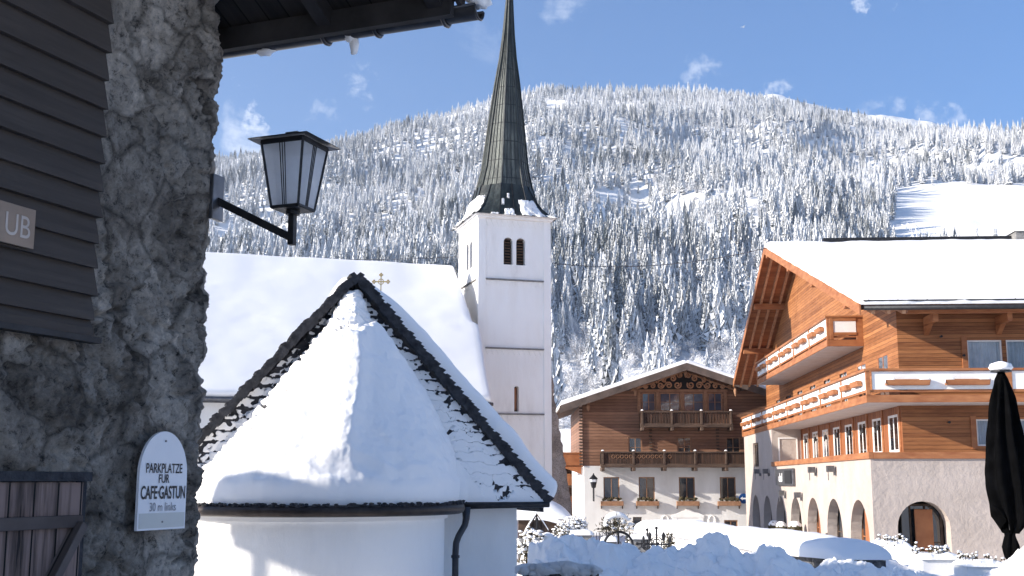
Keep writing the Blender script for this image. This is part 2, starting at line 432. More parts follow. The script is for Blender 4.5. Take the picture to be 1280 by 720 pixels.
M['rubble'] = rubble_mat('rubble stone', [(.14, .12, .10), (.48, .42, .35), (.80, .72, .62)], 3.2, 1.7)
M['butt_stone'] = rubble_mat('buttress stone', [(.22, .19, .165), (.36, .31, .275), (.46, .41, .37)], 2.2, .8, .12)
M['wall_stone'] = rubble_mat('dark wall stone', [(.05, .05, .055), (.12, .12, .125), (.25, .25, .25)], 6, 3)


# shingled copper spire
def spire_mat():
    m, t, b = newmat('weathered shingle spire')
    tc = N(t, 'ShaderNodeTexCoord'); mp = N(t, 'ShaderNodeMapping'); mp.inputs['Scale'].default_value = (3.0, 3.0, .25); L(t, tc.outputs['Object'], mp.inputs[0])
    nz = N(t, 'ShaderNodeTexNoise', Scale=1.4, Detail=8, Roughness=.7); L(t, mp.outputs[0], nz.inputs['Vector'])
    r = ramp(t, nz.outputs['Fac'], [(.3, (.025, .027, .026)), (.5, (.075, .082, .072)), (.68, (.155, .165, .14))])
    sx = N(t, 'ShaderNodeSeparateXYZ'); L(t, tc.outputs['Object'], sx.inputs[0])
    m1 = N(t, 'ShaderNodeMath', operation='MULTIPLY'); L(t, sx.outputs['Z'], m1.inputs[0]); m1.inputs[1].default_value = .9
    f = N(t, 'ShaderNodeMath', operation='FRACT'); L(t, m1.outputs[0], f.inputs[0])
    g = N(t, 'ShaderNodeMath', operation='LESS_THAN'); L(t, f.outputs[0], g.inputs[0]); g.inputs[1].default_value = .06
    mx = N(t, 'ShaderNodeMix', data_type='RGBA'); L(t, g.outputs[0], mx.inputs['Factor']); L(t, r.outputs[0], mx.inputs['A']); mx.inputs['B'].default_value = (.03, .032, .03, 1)
    L(t, mx.outputs['Result'], b.inputs['Base Color'])
    n2 = N(t, 'ShaderNodeTexNoise', Scale=9, Detail=6); L(t, tc.outputs['Object'], n2.inputs['Vector'])
    bp = N(t, 'ShaderNodeBump', Strength=.5, Distance=.05); L(t, n2.outputs['Fac'], bp.inputs['Height']); L(t, bp.outputs[0], b.inputs['Normal'])
    b.inputs['Roughness'].default_value = .6; b.inputs['Metallic'].default_value = .15
    return m


M['spire'] = spire_mat()
M['skirt'] = noise_mat('dark metal skirt', [(.01, .012, .013), (.045, .055, .052)], 3, 8, .5, .5, 10, .03, stretch=(1, 1, .4))


# ------------------------------------------------------------------ wall helper
class Plane:
    """a facade: point at distance x along e, height z, depth d inwards"""
    def __init__(s, o, e, n): s.o = Vector((*o, 0)); s.e = Vector((*e, 0)); s.n = Vector((*n, 0))
    def __call__(s, x, z, d=0): return s.o + s.e * x + s.n * d + Vector((0, 0, z))


def band(mb, P, x0, x1, z0, z1, ops, depth=.2, m=0, mr=None, sub=0):
    """strip of wall between heights z0 and z1 with openings (xa,xb,za,zb[,arch])"""
    mr = m if mr is None else mr
    cur = x0
    def q(a, b, c, d_):
        if b - a > 1e-4 and d_ - c > 1e-4: mb.quad(P(a, c), P(b, c), P(b, d_), P(a, d_), m)
    for op in sorted(ops):
        xa, xb, za, zb = op[:4]; arch = len(op) > 4 and op[4]
        q(cur, xa, z0, z1)
        q(xa, xb, z0, za)
        if arch:
            K = 14; r = (xb - xa) / 2; xc = (xa + xb) / 2; h = min(arch, zb - za) if arch is not True else min(r, zb - za); zs = zb - h
            pts = [(xc - r * cos(pi * i / K), zs + h * sin(pi * i / K)) for i in range(K + 1)]
            for (a, za_), (b, zb_) in zip(pts, pts[1:]):
                mb.quad(P(a, za_), P(b, zb_), P(b, z1), P(a, z1), m)
            loop = [(xa, za)] + pts + [(xb, za)]
        else:
            q(xa, xb, zb, z1); loop = [(xa, za), (xa, zb), (xb, zb), (xb, za)]
        for (a, c), (b, d_) in zip(loop, loop[1:] + loop[:1]):
            mb.quad(P(a, c), P(b, d_), P(b, d_, depth), P(a, c, depth), mr)
        cur = xb
    q(cur, x1, z0, z1)


def window(parent, P, xa, xb, za, zb, d=.1, fw=.07, cols=2, rows=1, fmat='white_paint', pane='pane', curtain=None, proud=0, name='window', t=.06):
    mb = MB()
    def bar(a, b, c, e, dd0, dd1):
        p = [P(a, c, dd0), P(b, c, dd0), P(b, e, dd0), P(a, e, dd0)]
        mb.prism(p, P(0, 0, dd1) - P(0, 0, dd0))
    d0 = d - proud
    bar(xa, xa + fw, za, zb, d0, d0 + t); bar(xb - fw, xb, za, zb, d0, d0 + t)
    bar(xa + fw, xb - fw, zb - fw, zb, d0, d0 + t); bar(xa + fw, xb - fw, za, za + fw, d0, d0 + t)
    for i in range(1, cols):
        x = xa + fw + (xb - xa - 2 * fw) * i / cols; bar(x - fw * .35, x + fw * .35, za + fw, zb - fw, d0 + .01, d0 + t)
    for i in range(1, rows):
        z = za + fw + (zb - za - 2 * fw) * i / rows; bar(xa + fw, xb - fw, z - fw * .2, z + fw * .2, d0 + .015, d0 + t - .01)
    o = mb.build(name, M[fmat], parent)
    g = MB(); g.quad(P(xa + .01, za + .01, d0 + t * .7), P(xb - .01, za + .01, d0 + t * .7), P(xb - .01, zb - .01, d0 + t * .7), P(xa + .01, zb - .01, d0 + t * .7))
    g.build('pane', M['glass' if curtain else pane], o)
    if curtain:
        c = MB(); n = max(8, int((xb - xa) / .04))
        for (u0, u1) in curtain[1]:
            c.grid(lambda u, v: P(xa + (xb - xa) * (u0 + (u1 - u0) * u), za + .02 + (zb - za - .04) * v, d0 + t + .1 + .03 * sin(u * (u1 - u0) * (xb - xa) * 38)), n * 3, 1)
        c.build('curtain', M[curtain[0]], o, smooth_=True)
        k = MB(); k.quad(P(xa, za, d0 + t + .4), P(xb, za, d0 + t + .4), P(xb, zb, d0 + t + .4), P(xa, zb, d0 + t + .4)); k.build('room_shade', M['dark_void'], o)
    return o


# ------------------------------------------------------------------ terrain
RIDGE = [(-2500, 340), (-900, 265), (0, 226), (270, 207), (400, 184), (520, 152), (600, 128), (680, 110), (760, 113), (860, 118), (940, 128), (1000, 142), (1100, 170), (1200, 190), (1280, 196), (1700, 230), (3500, 350)]
PROF = [(150, 0), (250, .10), (350, .215), (500, .36), (650, .46), (800, .545), (1000, .635), (1250, .725), (1600, .82), (2000, .905), (2400, .97), (2650, 1.0), (2900, .97), (3500, .7), (5000, .35)]
NEAR = [(0, 1.6), (9, 1.5), (16, 1.2), (22, 1.05), (30, .75), (43, .28), (55, 0), (150, 0)]


def te(py):
    y = (360 - py) / F
    return (CP * y + SP) / (CP - y * SP)


def H(x, y):
    D = hypot(x, y)
    if D < 150: return interp(NEAR, D) + (.05 * fbm(x * .5, y * .5, 3, 3) if D < 60 else 0)
    pxr = 640 + 1478 * x / y if y > D * .25 else (5000 if x > 0 else -3500)
    k = interp(PROF, D) * te(interp(RIDGE, pxr))
    back = smooth(-.3, .3, y / D)
    k = k * (.35 + .65 * back)
    z = k * D
    a = smooth(150, 900, D)
    und = 1.0 * 60 * fbm(x / 480, y / 480, 1.7, 4) + 30 * (.5 - abs(noise.noise(Vector((x / 260 + .3 * noise.noise(Vector((x / 90, y / 90, 1))), y / 330, 5.1)))) * 2) + 8 * fbm(x / 90, y / 90, 5.1, 3)
    und *= a * (1 - .93 * smooth(1900, 2600, D))
    if pxr > 1050 and D > 400: und *= 1 - .8 * smooth(1050, 1130, pxr) * (1 - smooth(1500, 1900, D))
    return z + und


ring = [0, 2, 4, 6, 8, 10, 12, 14, 16, 18, 20, 23, 26, 30, 34, 38, 43, 48, 55, 65, 80, 100, 125, 150]
d_ = 150
while d_ < 5200: d_ *= 1.032; ring.append(d_)
angs = []
a_ = -180.0
while a_ < 180: angs.append(a_); a_ += .4 if -40 <= a_ < 40 else 4
gm_ = MB(); vs = [(0, 0, 1.6)]; fs = []
for r in ring[1:]:
    for a in angs:
        x, y = r * sin(radians(a)), r * cos(radians(a)); vs.append((x, y, H(x, y)))
n = len(angs)
for k in range(n): fs.append((0, 1 + k, 1 + (k + 1) % n))
for j in range(len(ring) - 2):
    for k in range(n):
        k2 = (k + 1) % n; fs.append((1 + j * n + k, 1 + (j + 1) * n + k, 1 + (j + 1) * n + k2, 1 + j * n + k2))
gm_.add(vs, fs)


def ground_mat():
    m, t, b = newmat('snow ground')
    tc = N(t, 'ShaderNodeTexCoord')
    n1 = N(t, 'ShaderNodeTexNoise', Scale=.05, Detail=10, Roughness=.65); L(t, tc.outputs['Object'], n1.inputs['Vector'])
    n2 = N(t, 'ShaderNodeTexNoise', Scale=2.5, Detail=8); L(t, tc.outputs['Object'], n2.inputs['Vector'])
    r = ramp(t, n1.outputs['Fac'], [(.3, (.74, .73, .71)), (.45, (.88, .865, .84))]); L(t, r.outputs[0], b.inputs['Base Color'])
    b1 = N(t, 'ShaderNodeBump', Strength=.5, Distance=3.0); L(t, n1.outputs['Fac'], b1.inputs['Height'])
    b2 = N(t, 'ShaderNodeBump', Strength=.5, Distance=.06); L(t, n2.outputs['Fac'], b2.inputs['Height']); L(t, b1.outputs[0], b2.inputs['Normal']); L(t, b2.outputs[0], b.inputs['Normal'])
    b.inputs['Roughness'].default_value = .8; b.inputs['Specular IOR Level'].default_value = .2
    return m


M['ground'] = ground_mat()
gm_.build('ground', M['ground'], smooth_=True, kind='structure')

# a higher bare summit ridge behind the forest crest
pk = MB()
def peak(u, v):
    px = 820 + 640 * u
    D = 3300 + 1500 * v
    crest = interp([(820, 150), (900, 135), (940, 121), (985, 113), (1010, 118), (1060, 131), (1110, 140), (1150, 142), (1200, 152), (1300, 175), (1460, 210)], px) + 3.0 * fbm(px / 30, 2, 3, 4)
    z = te(crest) * 3900 * (smooth(0, .42, v) if v < .42 else 1 - .5 * smooth(.42, 1, v))
    x = (px - 640) / 1478 * D
    return (x, D, z + 20 * fbm(x / 130, D / 130, 4, 5))
pk.grid(peak, 120, 24)
pk.build('summit_ridge', M['ground'], smooth_=True, kind='structure')

# ------------------------------------------------------------------ trees
def needle_mat(name, white, dark, cover):
    m, t, b = newmat(name)
    tc = N(t, 'ShaderNodeTexCoord'); oi = N(t, 'ShaderNodeObjectInfo')
    g = N(t, 'ShaderNodeNewGeometry'); sx = N(t, 'ShaderNodeSeparateXYZ'); L(t, g.outputs['True Normal'], sx.inputs[0])
    nz = N(t, 'ShaderNodeTexNoise', Scale=48, Detail=6, Roughness=.75); L(t, tc.outputs['Object'], nz.inputs['Vector'])
    n2 = N(t, 'ShaderNodeTexNoise', Scale=5, Detail=3); L(t, tc.outputs['Object'], n2.inputs['Vector'])
    a = N(t, 'ShaderNodeMath', operation='MULTIPLY_ADD'); L(t, nz.outputs['Fac'], a.inputs[0]); a.inputs[1].default_value = 1.5
    a2 = N(t, 'ShaderNodeMath', operation='MULTIPLY_ADD'); L(t, sx.outputs['Z'], a2.inputs[0]); a2.inputs[1].default_value = .9; a2.inputs[2].default_value = cover
    a3 = N(t, 'ShaderNodeMath', operation='MULTIPLY_ADD'); L(t, oi.outputs['Random'], a3.inputs[0]); a3.inputs[1].default_value = .3; L(t, a2.outputs[0], a3.inputs[2])
    lp = N(t, 'ShaderNodeTexNoise', Scale=.006, Detail=4, Roughness=.6); L(t, oi.outputs['Location'], lp.inputs['Vector'])
    a4 = N(t, 'ShaderNodeMath', operation='MULTIPLY_ADD'); L(t, lp.outputs['Fac'], a4.inputs[0]); a4.inputs[1].default_value = 1.5
    a5 = N(t, 'ShaderNodeMath', operation='ADD'); L(t, a3.outputs[0], a5.inputs[0]); a5.inputs[1].default_value = -.75; L(t, a5.outputs[0], a4.inputs[2])
    L(t, a4.outputs[0], a.inputs[2])
    r = ramp(t, a.outputs[0], [(.34, (0, 0, 0)), (.74, (1, 1, 1))])
    r2 = ramp(t, n2.outputs['Fac'], [(.3, dark), (.7, tuple(q * 2.0 for q in dark))])
    mx = N(t, 'ShaderNodeMix', data_type='RGBA'); L(t, r.outputs[0], mx.inputs['Factor']); L(t, r2.outputs[0], mx.inputs['A']); mx.inputs['B'].default_value = (*white, 1)
    L(t, mx.outputs['Result'], b.inputs['Base Color']); b.inputs['Roughness'].default_value = .85; b.inputs['Specular IOR Level'].default_value = .15
    return m


M['spruce'] = needle_mat('snowy needles', (.78, .78, .78), (.044, .054, .056), -.25)
M['frosted'] = needle_mat('frosted twigs', (.82, .82, .83), (.20, .195, .20), -.15)
M['bark'] = noise_mat('bark', [(.04, .03, .025), (.10, .08, .07)], 8, 6, .9, .4)


def spruce_mesh(name, seed, tiers=19, per=11, wid=.16):
    rnd = random.Random(seed); mb = MB()
    for i in range(tiers):
        f = i / (tiers - 1)
        z = .07 + .90 * f ** .92
        R = wid * (1 - f) ** .85 * rnd.uniform(.82, 1.15) + .010
        k = max(4, int(per * (1 - .45 * f)))
        a0 = rnd.uniform(0, 6.3)
        for j in range(k):
            a = a0 + 2 * pi * j / k + rnd.uniform(-.25, .25)
            r = R * rnd.uniform(.7, 1.18); zz = z + rnd.uniform(-.012, .012)
            d = Vector((cos(a), sin(a), 0)); s = Vector((-sin(a), cos(a), 0))
            rise = .10 * r
            p0 = Vector((0, 0, zz + rise)); p1 = d * r * .55 + Vector((0, 0, zz - .12 * r)); p2 = d * r + Vector((0, 0, zz - .42 * r - .006))
            wd = r * .21 + .004
            # top layer: two lobed leaf shapes
            mb.add([p0, p1 + s * wd - Vector((0, 0, .10 * r)), p1 + Vector((0, 0, .06 * r)), p1 - s * wd - Vector((0, 0, .10 * r)), p2, p1 * .78 + d * r * .30 + s * wd * .9 - Vector((0, 0, .30 * r)), p1 * .78 + d * r * .30 - s * wd * .9 - Vector((0, 0, .30 * r))],
                   [(0, 1, 2), (0, 2, 3), (1, 5, 2), (2, 6, 3), (5, 4, 2), (2, 4, 6)])
            # hanging twigs below
            h = .055 + .16 * r
            mb.add([p1 + s * wd * .8, p2, p1 - s * wd * .3 - Vector((0, 0, h)), p1 * .55 - Vector((0, 0, h * .2))], [(0, 1, 2), (0, 2, 3)])
    mb.lathe([(.02, .9), (.003, 1.0)], n=4)
    me_o = mb.build(name, M['spruce'], recalc=False)
    return me_o.data, me_o


def trunk_mesh(name, h=.95, r=.014, limbs=True):
    mb = MB(); mb.tube([(0, 0, -.05), (0, 0, .3), (0, 0, .6), (0, 0, h)], [r * 1.3, r, r * .6, .002], 6)
    o = mb.build(name, M['bark']); return o.data, o


def broad_mesh(name, seed):
    """leafless frosted crown: limbs and a cloud of fine frosted sprays"""
    rnd = random.Random(seed); mb = MB()
    pts = []
    for i in range(26):
        a = rnd.uniform(0, 2 * pi); el = rnd.uniform(.5, 1.5); L_ = rnd.uniform(.45, .8)
        d = Vector((cos(a) * cos(el) * .75, sin(a) * cos(el) * .75, sin(el)))
        st = Vector((0, 0, rnd.uniform(.1, .35))); en = st + d * L_
        mb.tube([st, (st + en) / 2 + Vector((0, 0, .02)), en], [.012, .007, .002], 3, cap=False)
        for k in range(26):
            t = rnd.uniform(.25, 1.05); c = st.lerp(en, t) + Vector((rnd.gauss(0, .05), rnd.gauss(0, .05), rnd.gauss(0, .05)))
            dd = (d + Vector((rnd.gauss(0, .6), rnd.gauss(0, .6), rnd.gauss(0, .5)))).normalized(); l = rnd.uniform(.03, .08)
            o_ = dd.orthogonal().normalized() * rnd.uniform(.006, .014)
            mb.add([c - o_, c + o_, c + dd * l + o_ * .4, c + dd * l * 1.1], [(0, 1, 2, 3)])
    o = mb.build(name, M['frosted'], recalc=False); return o.data, o


sp_data = [spruce_mesh('crown', 11)[1], spruce_mesh('crown', 23, 21, 11, .135)[1], spruce_mesh('crown', 37, 17, 12, .185)[1]]
br_data = [broad_mesh('crown', 5)[1], broad_mesh('crown', 6)[1]]
tr_o = trunk_mesh('trunk')[1]
PROTO = sp_data + br_data
for o in PROTO + [tr_o]: COL.objects.unlink(o)

rt = random.Random(99)


def clearing(x, y, D, px, py):
    """0..1 chance that nothing grows here"""
    # open meadow on the right
    e = (px - 1125) / 155
    if px > 1118 and 238 - 10 * smooth(1125, 1200, px) + 10 * fbm(px / 40, 1, 1, 2) < py < 330 and D < 1700: return 1
    if 1100 < px <= 1118 and 250 < py < 300: return .5
    # ski slope lower left
    if px < 375 and 283 + 12 * fbm(px / 30, 4, 1, 2) < py < 316 : return .93
    if px < 375 and 316 <= py < 340: return .35
    if abs(px - 694) < 13 and 126 < py < 146: return 1
    v = noise.noise(Vector((x / 170, y / 170, 7))) + .5 * noise.noise(Vector((x / 60, y / 60, 3)))
    if 745 < px < 870 and 238 < py < 300: return .75 if v > -.05 else .25
    if 690 < px < 760 and 285 < py < 335: return .6 if v > 0 else .1
    if 900 < px < 1010 and 235 < py < 330: return .4 if v > .1 else .1
    if py > 452: return .80
    if v > .62: return .85
    return 0


cands = []
D = 300.0
while D < 2750:
    sp = 5.6 + D * .0040                # spacing grows slowly with distance
    wl = D * (-.62); wr = D * .52
    x = wl + rt.uniform(0, sp)
    while x < wr:
        y = D + rt.uniform(-.5, .5) * sp; xx = x + rt.uniform(-.4, .4) * sp
        x += sp * rt.uniform(.75, 1.25)
        cands.append((xx, y))
    D += sp * .95
near, rest, bush = [], [], []
for (x, y) in cands:
    px0 = 640 + 1478 * x / y
    if px0 < 200 or px0 > 1330: continue
    if 590 < px0 < 612 and y < 900: pass
    z = H(x, y); D = hypot(x, y)
    px, py = project(Vector((x, y, z)))
    if py > 560: continue
    c = clearing(x, y, D, px, py)
    br = .04
    if py > 440: br = .85
    elif 720 < px < 960 and 230 < py < 330: br = .45
    elif py > 400: br = .3
    if rt.random() < c:
        if py > 452 and rt.random() < .7: br = 1
        else: continue
    g = noise.noise(Vector((x / 90, y / 90, 2)))
    if rt.random() < br:
        bush.append((x, y, z - .5, rt.uniform(6, 11), rt.choice([3, 4]))); continue
    h = rt.choice([rt.uniform(10, 17), rt.uniform(17, 26), rt.uniform(24, 36)]) * (1 + .38 * g) * (1 + .12 * (1 - smooth(420, 700, D))) * (1 - .25 * smooth(1800, 2600, D))
    t = (x, y, z - .6, h, rt.choice([0, 0, 1, 1, 2]))
    mx_, my_ = project(Vector((x, y, z + h * .75)))
    vis = (272 < mx_ < 588 and my_ < 318) or (692 < mx_ < 945 and my_ < 452) or (945 <= mx_ < 1280 and my_ < 300)
    (near if vis else rest).append(t)
near.sort(key=lambda t: -t[3] / hypot(t[0], t[1]))
rest += near[300:]; near = near[:300]
print('trees', len(near), len(rest), len(bush))


def tree_label(px):
    if px < 600: return ('tall spruce loaded with fresh snow on the wooded slope left of the church spire', 'snowy spruces left of the spire')
    if px < 800: return ('tall snow-covered spruce on the lower slope just right of the church tower', 'snowy spruces right of the tower')
    if px < 960: return ('tall snow-covered spruce on the lower slope above the brown timber inn', 'snowy spruces above the inn')
    return ('dark snow-dusted spruce on the slope above the hotel roof', 'snowy spruces above the hotel roof')


for (x, y, z, h, k) in near:
    lab, grp = tree_label(project(Vector((x, y, z)))[0])
    t = thing('spruce_tree', lab, 'tree', (x, y, z), rt.uniform(0, 6.3), grp); t.scale = (h, h, h)
    c = sp_data[k].copy(); c.name = 'crown'; COL.objects.link(c); c.parent = t
    c = tr_o.copy(); c.name = 'trunk'; COL.objects.link(c); c.parent = t


def forest(name, pts, label_mats):
    """one object that scatters the prototype trees on a cloud of points"""
    me = bpy.data.meshes.new(name); me.from_pydata([(p[0], p[1], p[2]) for p in pts], [], [])
    a = me.attributes.new('h', 'FLOAT', 'POINT'); a.data.foreach_set('value', [p[3] for p in pts])
    a = me.attributes.new('k', 'INT', 'POINT'); a.data.foreach_set('value', [p[4] for p in pts])
    a = me.attributes.new('r', 'FLOAT', 'POINT'); a.data.foreach_set('value', [rt.uniform(0, 6.28) for p in pts])
    o = bpy.data.objects.new(name, me); COL.objects.link(o); o['kind'] = 'stuff'
    g = bpy.data.node_groups.new(name, 'GeometryNodeTree')
    g.interface.new_socket('Geometry', in_out='INPUT', socket_type='NodeSocketGeometry'); g.interface.new_socket('Geometry', in_out='OUTPUT', socket_type='NodeSocketGeometry')
    gi = g.nodes.new('NodeGroupInput'); go = g.nodes.new('NodeGroupOutput')
    join = g.nodes.new('GeometryNodeJoinGeometry')
    def attr(nm, ty):
        q = g.nodes.new('GeometryNodeInputNamedAttribute'); q.data_type = ty; q.inputs['Name'].default_value = nm; return q
    for k, pr in enumerate(PROTO):
        oi = g.nodes.new('GeometryNodeObjectInfo'); oi.inputs['Object'].default_value = pr; oi.inputs['As Instance'].default_value = True
        ip = g.nodes.new('GeometryNodeInstanceOnPoints')
        ak = attr('k', 'INT'); cmp_ = g.nodes.new('FunctionNodeCompare'); cmp_.data_type = 'INT'; cmp_.operation = 'EQUAL'
        g.links.new(ak.outputs['Attribute'], cmp_.inputs[2]); cmp_.inputs[3].default_value = k
        g.links.new(gi.outputs[0], ip.inputs['Points']); g.links.new(cmp_.outputs[0], ip.inputs['Selection']); g.links.new(oi.outputs['Geometry'], ip.inputs['Instance'])
        ah = attr('h', 'FLOAT'); g.links.new(ah.outputs['Attribute'], ip.inputs['Scale'])
        ar = attr('r', 'FLOAT'); cx = g.nodes.new('ShaderNodeCombineXYZ'); g.links.new(ar.outputs['Attribute'], cx.inputs['Z']); g.links.new(cx.outputs[0], ip.inputs['Rotation'])
        g.links.new(ip.outputs[0], join.inputs[0])
    g.links.new(join.outputs[0], go.inputs[0])
    md = o.modifiers.new('scatter', 'NODES'); md.node_group = g
    return o


tag(forest('spruce_forest', rest, None), 'snow-covered spruce forest over the whole mountainside', 'forest')
tag(forest('frosted_thicket', bush, None), 'frost-white leafless thickets at the foot of the slope', 'thicket')
# round frosted tree showing over the hotel's ridge
p = W(1153, 303, 150)
t = thing('frosted_tree', 'round leafless tree white with frost peeping over the hotel roof ridge', 'tree', (p.x, p.y, p.z - 7.6))
c = br_data[0].copy(); c.name = 'crown'; COL.objects.link(c); c.parent = t; c.scale = (9, 9, 9)
c = tr_o.copy(); c.name = 'trunk'; COL.objects.link(c); c.parent = t; c.scale = (6, 6, 6)
mnd = MB()

M['carve_light'] = noise_mat('light carved wood', [(.34, .17, .09), (.55, .30, .17)], 4, 6, .8, .2, 20, .004)

# ================================================================== HOTEL on the right
HOT = (13.06, 43.0); HR = radians(-3.32)
hotel = thing('hotel', 'large chalet hotel with plaster arcades, orange larch upper storeys and snowy roof', 'hotel', (*HOT, 0), HR)
PL = Plane((0, 0), (0, 1), (1, 0))       # arcade side, looking down the street
PF = Plane((0, 0), (1, 0), (0, 1))       # front side facing the camera
LEN = 33.0; WID = 16.0; SILL = 4.12; BAL = 6.14
arches = [(.7 + 4.42 * k, 3.75 + 4.42 * k, -.6, 2.62 - .02 * k, 1.55) for k in range(7)]
mb = MB()
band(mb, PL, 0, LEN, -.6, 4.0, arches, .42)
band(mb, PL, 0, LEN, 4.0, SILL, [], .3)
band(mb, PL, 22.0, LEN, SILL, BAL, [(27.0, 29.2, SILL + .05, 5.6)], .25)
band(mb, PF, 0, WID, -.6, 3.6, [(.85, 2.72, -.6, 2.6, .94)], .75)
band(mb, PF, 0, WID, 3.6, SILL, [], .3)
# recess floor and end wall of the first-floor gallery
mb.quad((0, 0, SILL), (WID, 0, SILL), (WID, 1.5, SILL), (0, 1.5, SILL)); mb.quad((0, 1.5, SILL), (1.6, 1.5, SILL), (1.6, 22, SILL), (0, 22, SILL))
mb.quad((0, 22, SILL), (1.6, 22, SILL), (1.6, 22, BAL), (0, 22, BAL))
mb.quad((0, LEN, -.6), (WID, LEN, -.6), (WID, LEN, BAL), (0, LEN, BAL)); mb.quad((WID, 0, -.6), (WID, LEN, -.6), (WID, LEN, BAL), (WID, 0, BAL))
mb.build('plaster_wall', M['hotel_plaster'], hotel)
# dark interiors with shop fronts behind the arches
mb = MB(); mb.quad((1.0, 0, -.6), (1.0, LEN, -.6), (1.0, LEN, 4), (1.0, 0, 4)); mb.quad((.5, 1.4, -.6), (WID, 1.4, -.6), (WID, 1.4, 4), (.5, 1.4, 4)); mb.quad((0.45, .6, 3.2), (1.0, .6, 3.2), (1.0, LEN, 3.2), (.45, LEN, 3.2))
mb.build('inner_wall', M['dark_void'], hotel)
for k, (a, b, c0, c1, _) in enumerate(arches):
    Pk = PL
    if True:
        window(hotel, Pk, a - .05, b + .05, -.3, 2.7, d=.44, fw=.1, cols=3, rows=2, fmat='orange_beam' if k in (0, 2) else 'brown_beam', pane='pane', name='shop_front')
    if k in (0, 2):
        mb = MB(); mb.box(.30, .40, a + 1.0, a + 1.9, -.3, 2.2); mb.build('door_leaf', M['orange_v'], hotel)
window(hotel, PF, .9, 2.68, -.3, 2.5, d=.8, fw=.09, cols=3, rows=2, fmat='brown_beam', pane='pane', name='shop_front')
mb = MB(); mb.box(1.60, 2.25, .50, .58, -.4, 2.3); mb.build('door_leaf', M['orange_v'], hotel, bevel=.01)
# timber sill beam wrapping the gallery
mb = MB(); mb.box(-.08, .1, -.08, 22.0, SILL, SILL + .24); mb.box(.1, WID, -.08, .1, SILL, SILL + .24); mb.build('sill_beam', M['orange_beam'], hotel, bevel=.015)
# timber storeys
UX, UY = 1.6, 1.5
PUL = Plane((UX, UY), (0, 1), (1, 0)); PUF = Plane((UX, UY), (1, 0), (0, 1))
lowins = [(.55 + 2.55 * k, 2.0 + 2.55 * k, SILL + .3, 5.85) for k in range(8)]
upwins = [(1.5 + 3.6 * k, 3.2 + 3.6 * k, 6.5, 8.35) for k in range(8)]
UW = 32.0
mb = MB()
band(mb, PUL, 0, UW, SILL, BAL + .1, lowins, .03, 1, 1)
band(mb, PUL, 0, UW, BAL + .1, 9.0, upwins, .03)
fw1 = [(2.75, 4.15, SILL + .5, 5.62), (4.3, 5.7, SILL + .5, 5.62), (9, 10.4, SILL + .5, 5.62)]
fw2 = [(2.6, 3.9, 7.1, 8.62), (4.05, 5.4, 7.1, 8.62), (9, 10.3, 7.1, 8.62)]
band(mb, PUF, 0, WID - UX, SILL, BAL + .1, fw1, .12)
band(mb, PUF, 0, WID - UX, BAL + .1, 9.9, fw2, .12)
YR = 20.4; ZR = 16.0; ZE = 9.62; YE0 = -.7; YE1 = 35.2
def roofz(y): return ZE + (ZR - ZE) * (y - YE0) / (YR - YE0) if y < YR else ZR - (ZR - 9.8) * (y - YR) / (YE1 - YR)
gable = [Vector((UX, UY, 9.0)), Vector((UX, UY + UW, 9.0)), Vector((UX, UY + UW, roofz(UY + UW) - .25)), Vector((UX, YR, ZR - .25)), Vector((UX, UY, roofz(UY) - .25))]
mb.add(gable, [(0, 1, 2, 3, 4)])
mb.quad((WID, UY, SILL), (WID, UY + UW, SILL), (WID, UY + UW, 9.9), (WID, UY, 9.9))
mb.quad((UX, UY + UW, SILL), (WID, UY + UW, SILL), (WID, UY + UW, 9.9), (UX, UY + UW, 9.9))
mb.build('timber_wall', [M['orange'], M['orange_v']], hotel)
for (a, b, c0, c1) in lowins: window(hotel, PUL, a, b, c0, c1, d=.0, t=.03, fw=.09, cols=2, fmat='white_paint', curtain=('curtain_beige', [(0, .30), (.72, 1)]))
for (a, b, c0, c1) in upwins: window(hotel, PUL, a, b, c0, c1, d=.0, t=.03, fw=.1, cols=2, fmat='orange_beam', curtain=('curtain', [(0, .45), (.6, 1)]))
for (a, b, c0, c1) in fw1: window(hotel, PUF, a, b, c0, c1, d=.06, fw=.06, cols=1, fmat='white_paint', curtain=('curtain', [(0, 1)]))
for (a, b, c0, c1) in fw2: window(hotel, PUF, a, b, c0, c1, d=.06, fw=.06, cols=1, fmat='white_paint', curtain=('curtain', [(0, 1)]))
for (a, b, c0, c1) in fw1[:1] + fw2[:1]:
    mb = MB(); mb.prism([PUF(a - .22, c0 - .1, -.07), PUF(a - .02, c0 - .1, -.07), PUF(a - .02, c1 + .12, -.07), PUF(a - .22, c1 + .12, -.07)], (0, .1, 0)); mb.build('window_post', M['orange_beam'], hotel)
window(hotel, PL, 27.05, 29.15, SILL + .1, 5.58, d=.1, fw=.09, cols=3, fmat='brown_beam')
PE = Plane((0, 22), (1, 0), (0, 1)); window(hotel, PE, .35, 1.4, SILL + .15, 5.7, d=.02, fw=.07, cols=1, fmat='white_paint', curtain=('curtain_beige', [(0, 1)]), proud=.06)
# vertical posts between the gallery windows, hanging lamps
for k in range(9):
    y = UY + .28 + 2.55 * k
    if y < 22:
        mb = MB(); mb.box(UX - .05, UX + .02, y - .11, y + .11, SILL + .26, BAL); mb.build('gallery_post', M['orange_beam'], hotel, bevel=.01)
        if k > 0: mb = MB(); mb.lathe([(.02, .2), (.06, .18), (.09, 0), (.03, -.03)], (UX - .2, y, 5.35), 8); mb.build('gallery_lamp', M['black_metal'], hotel)


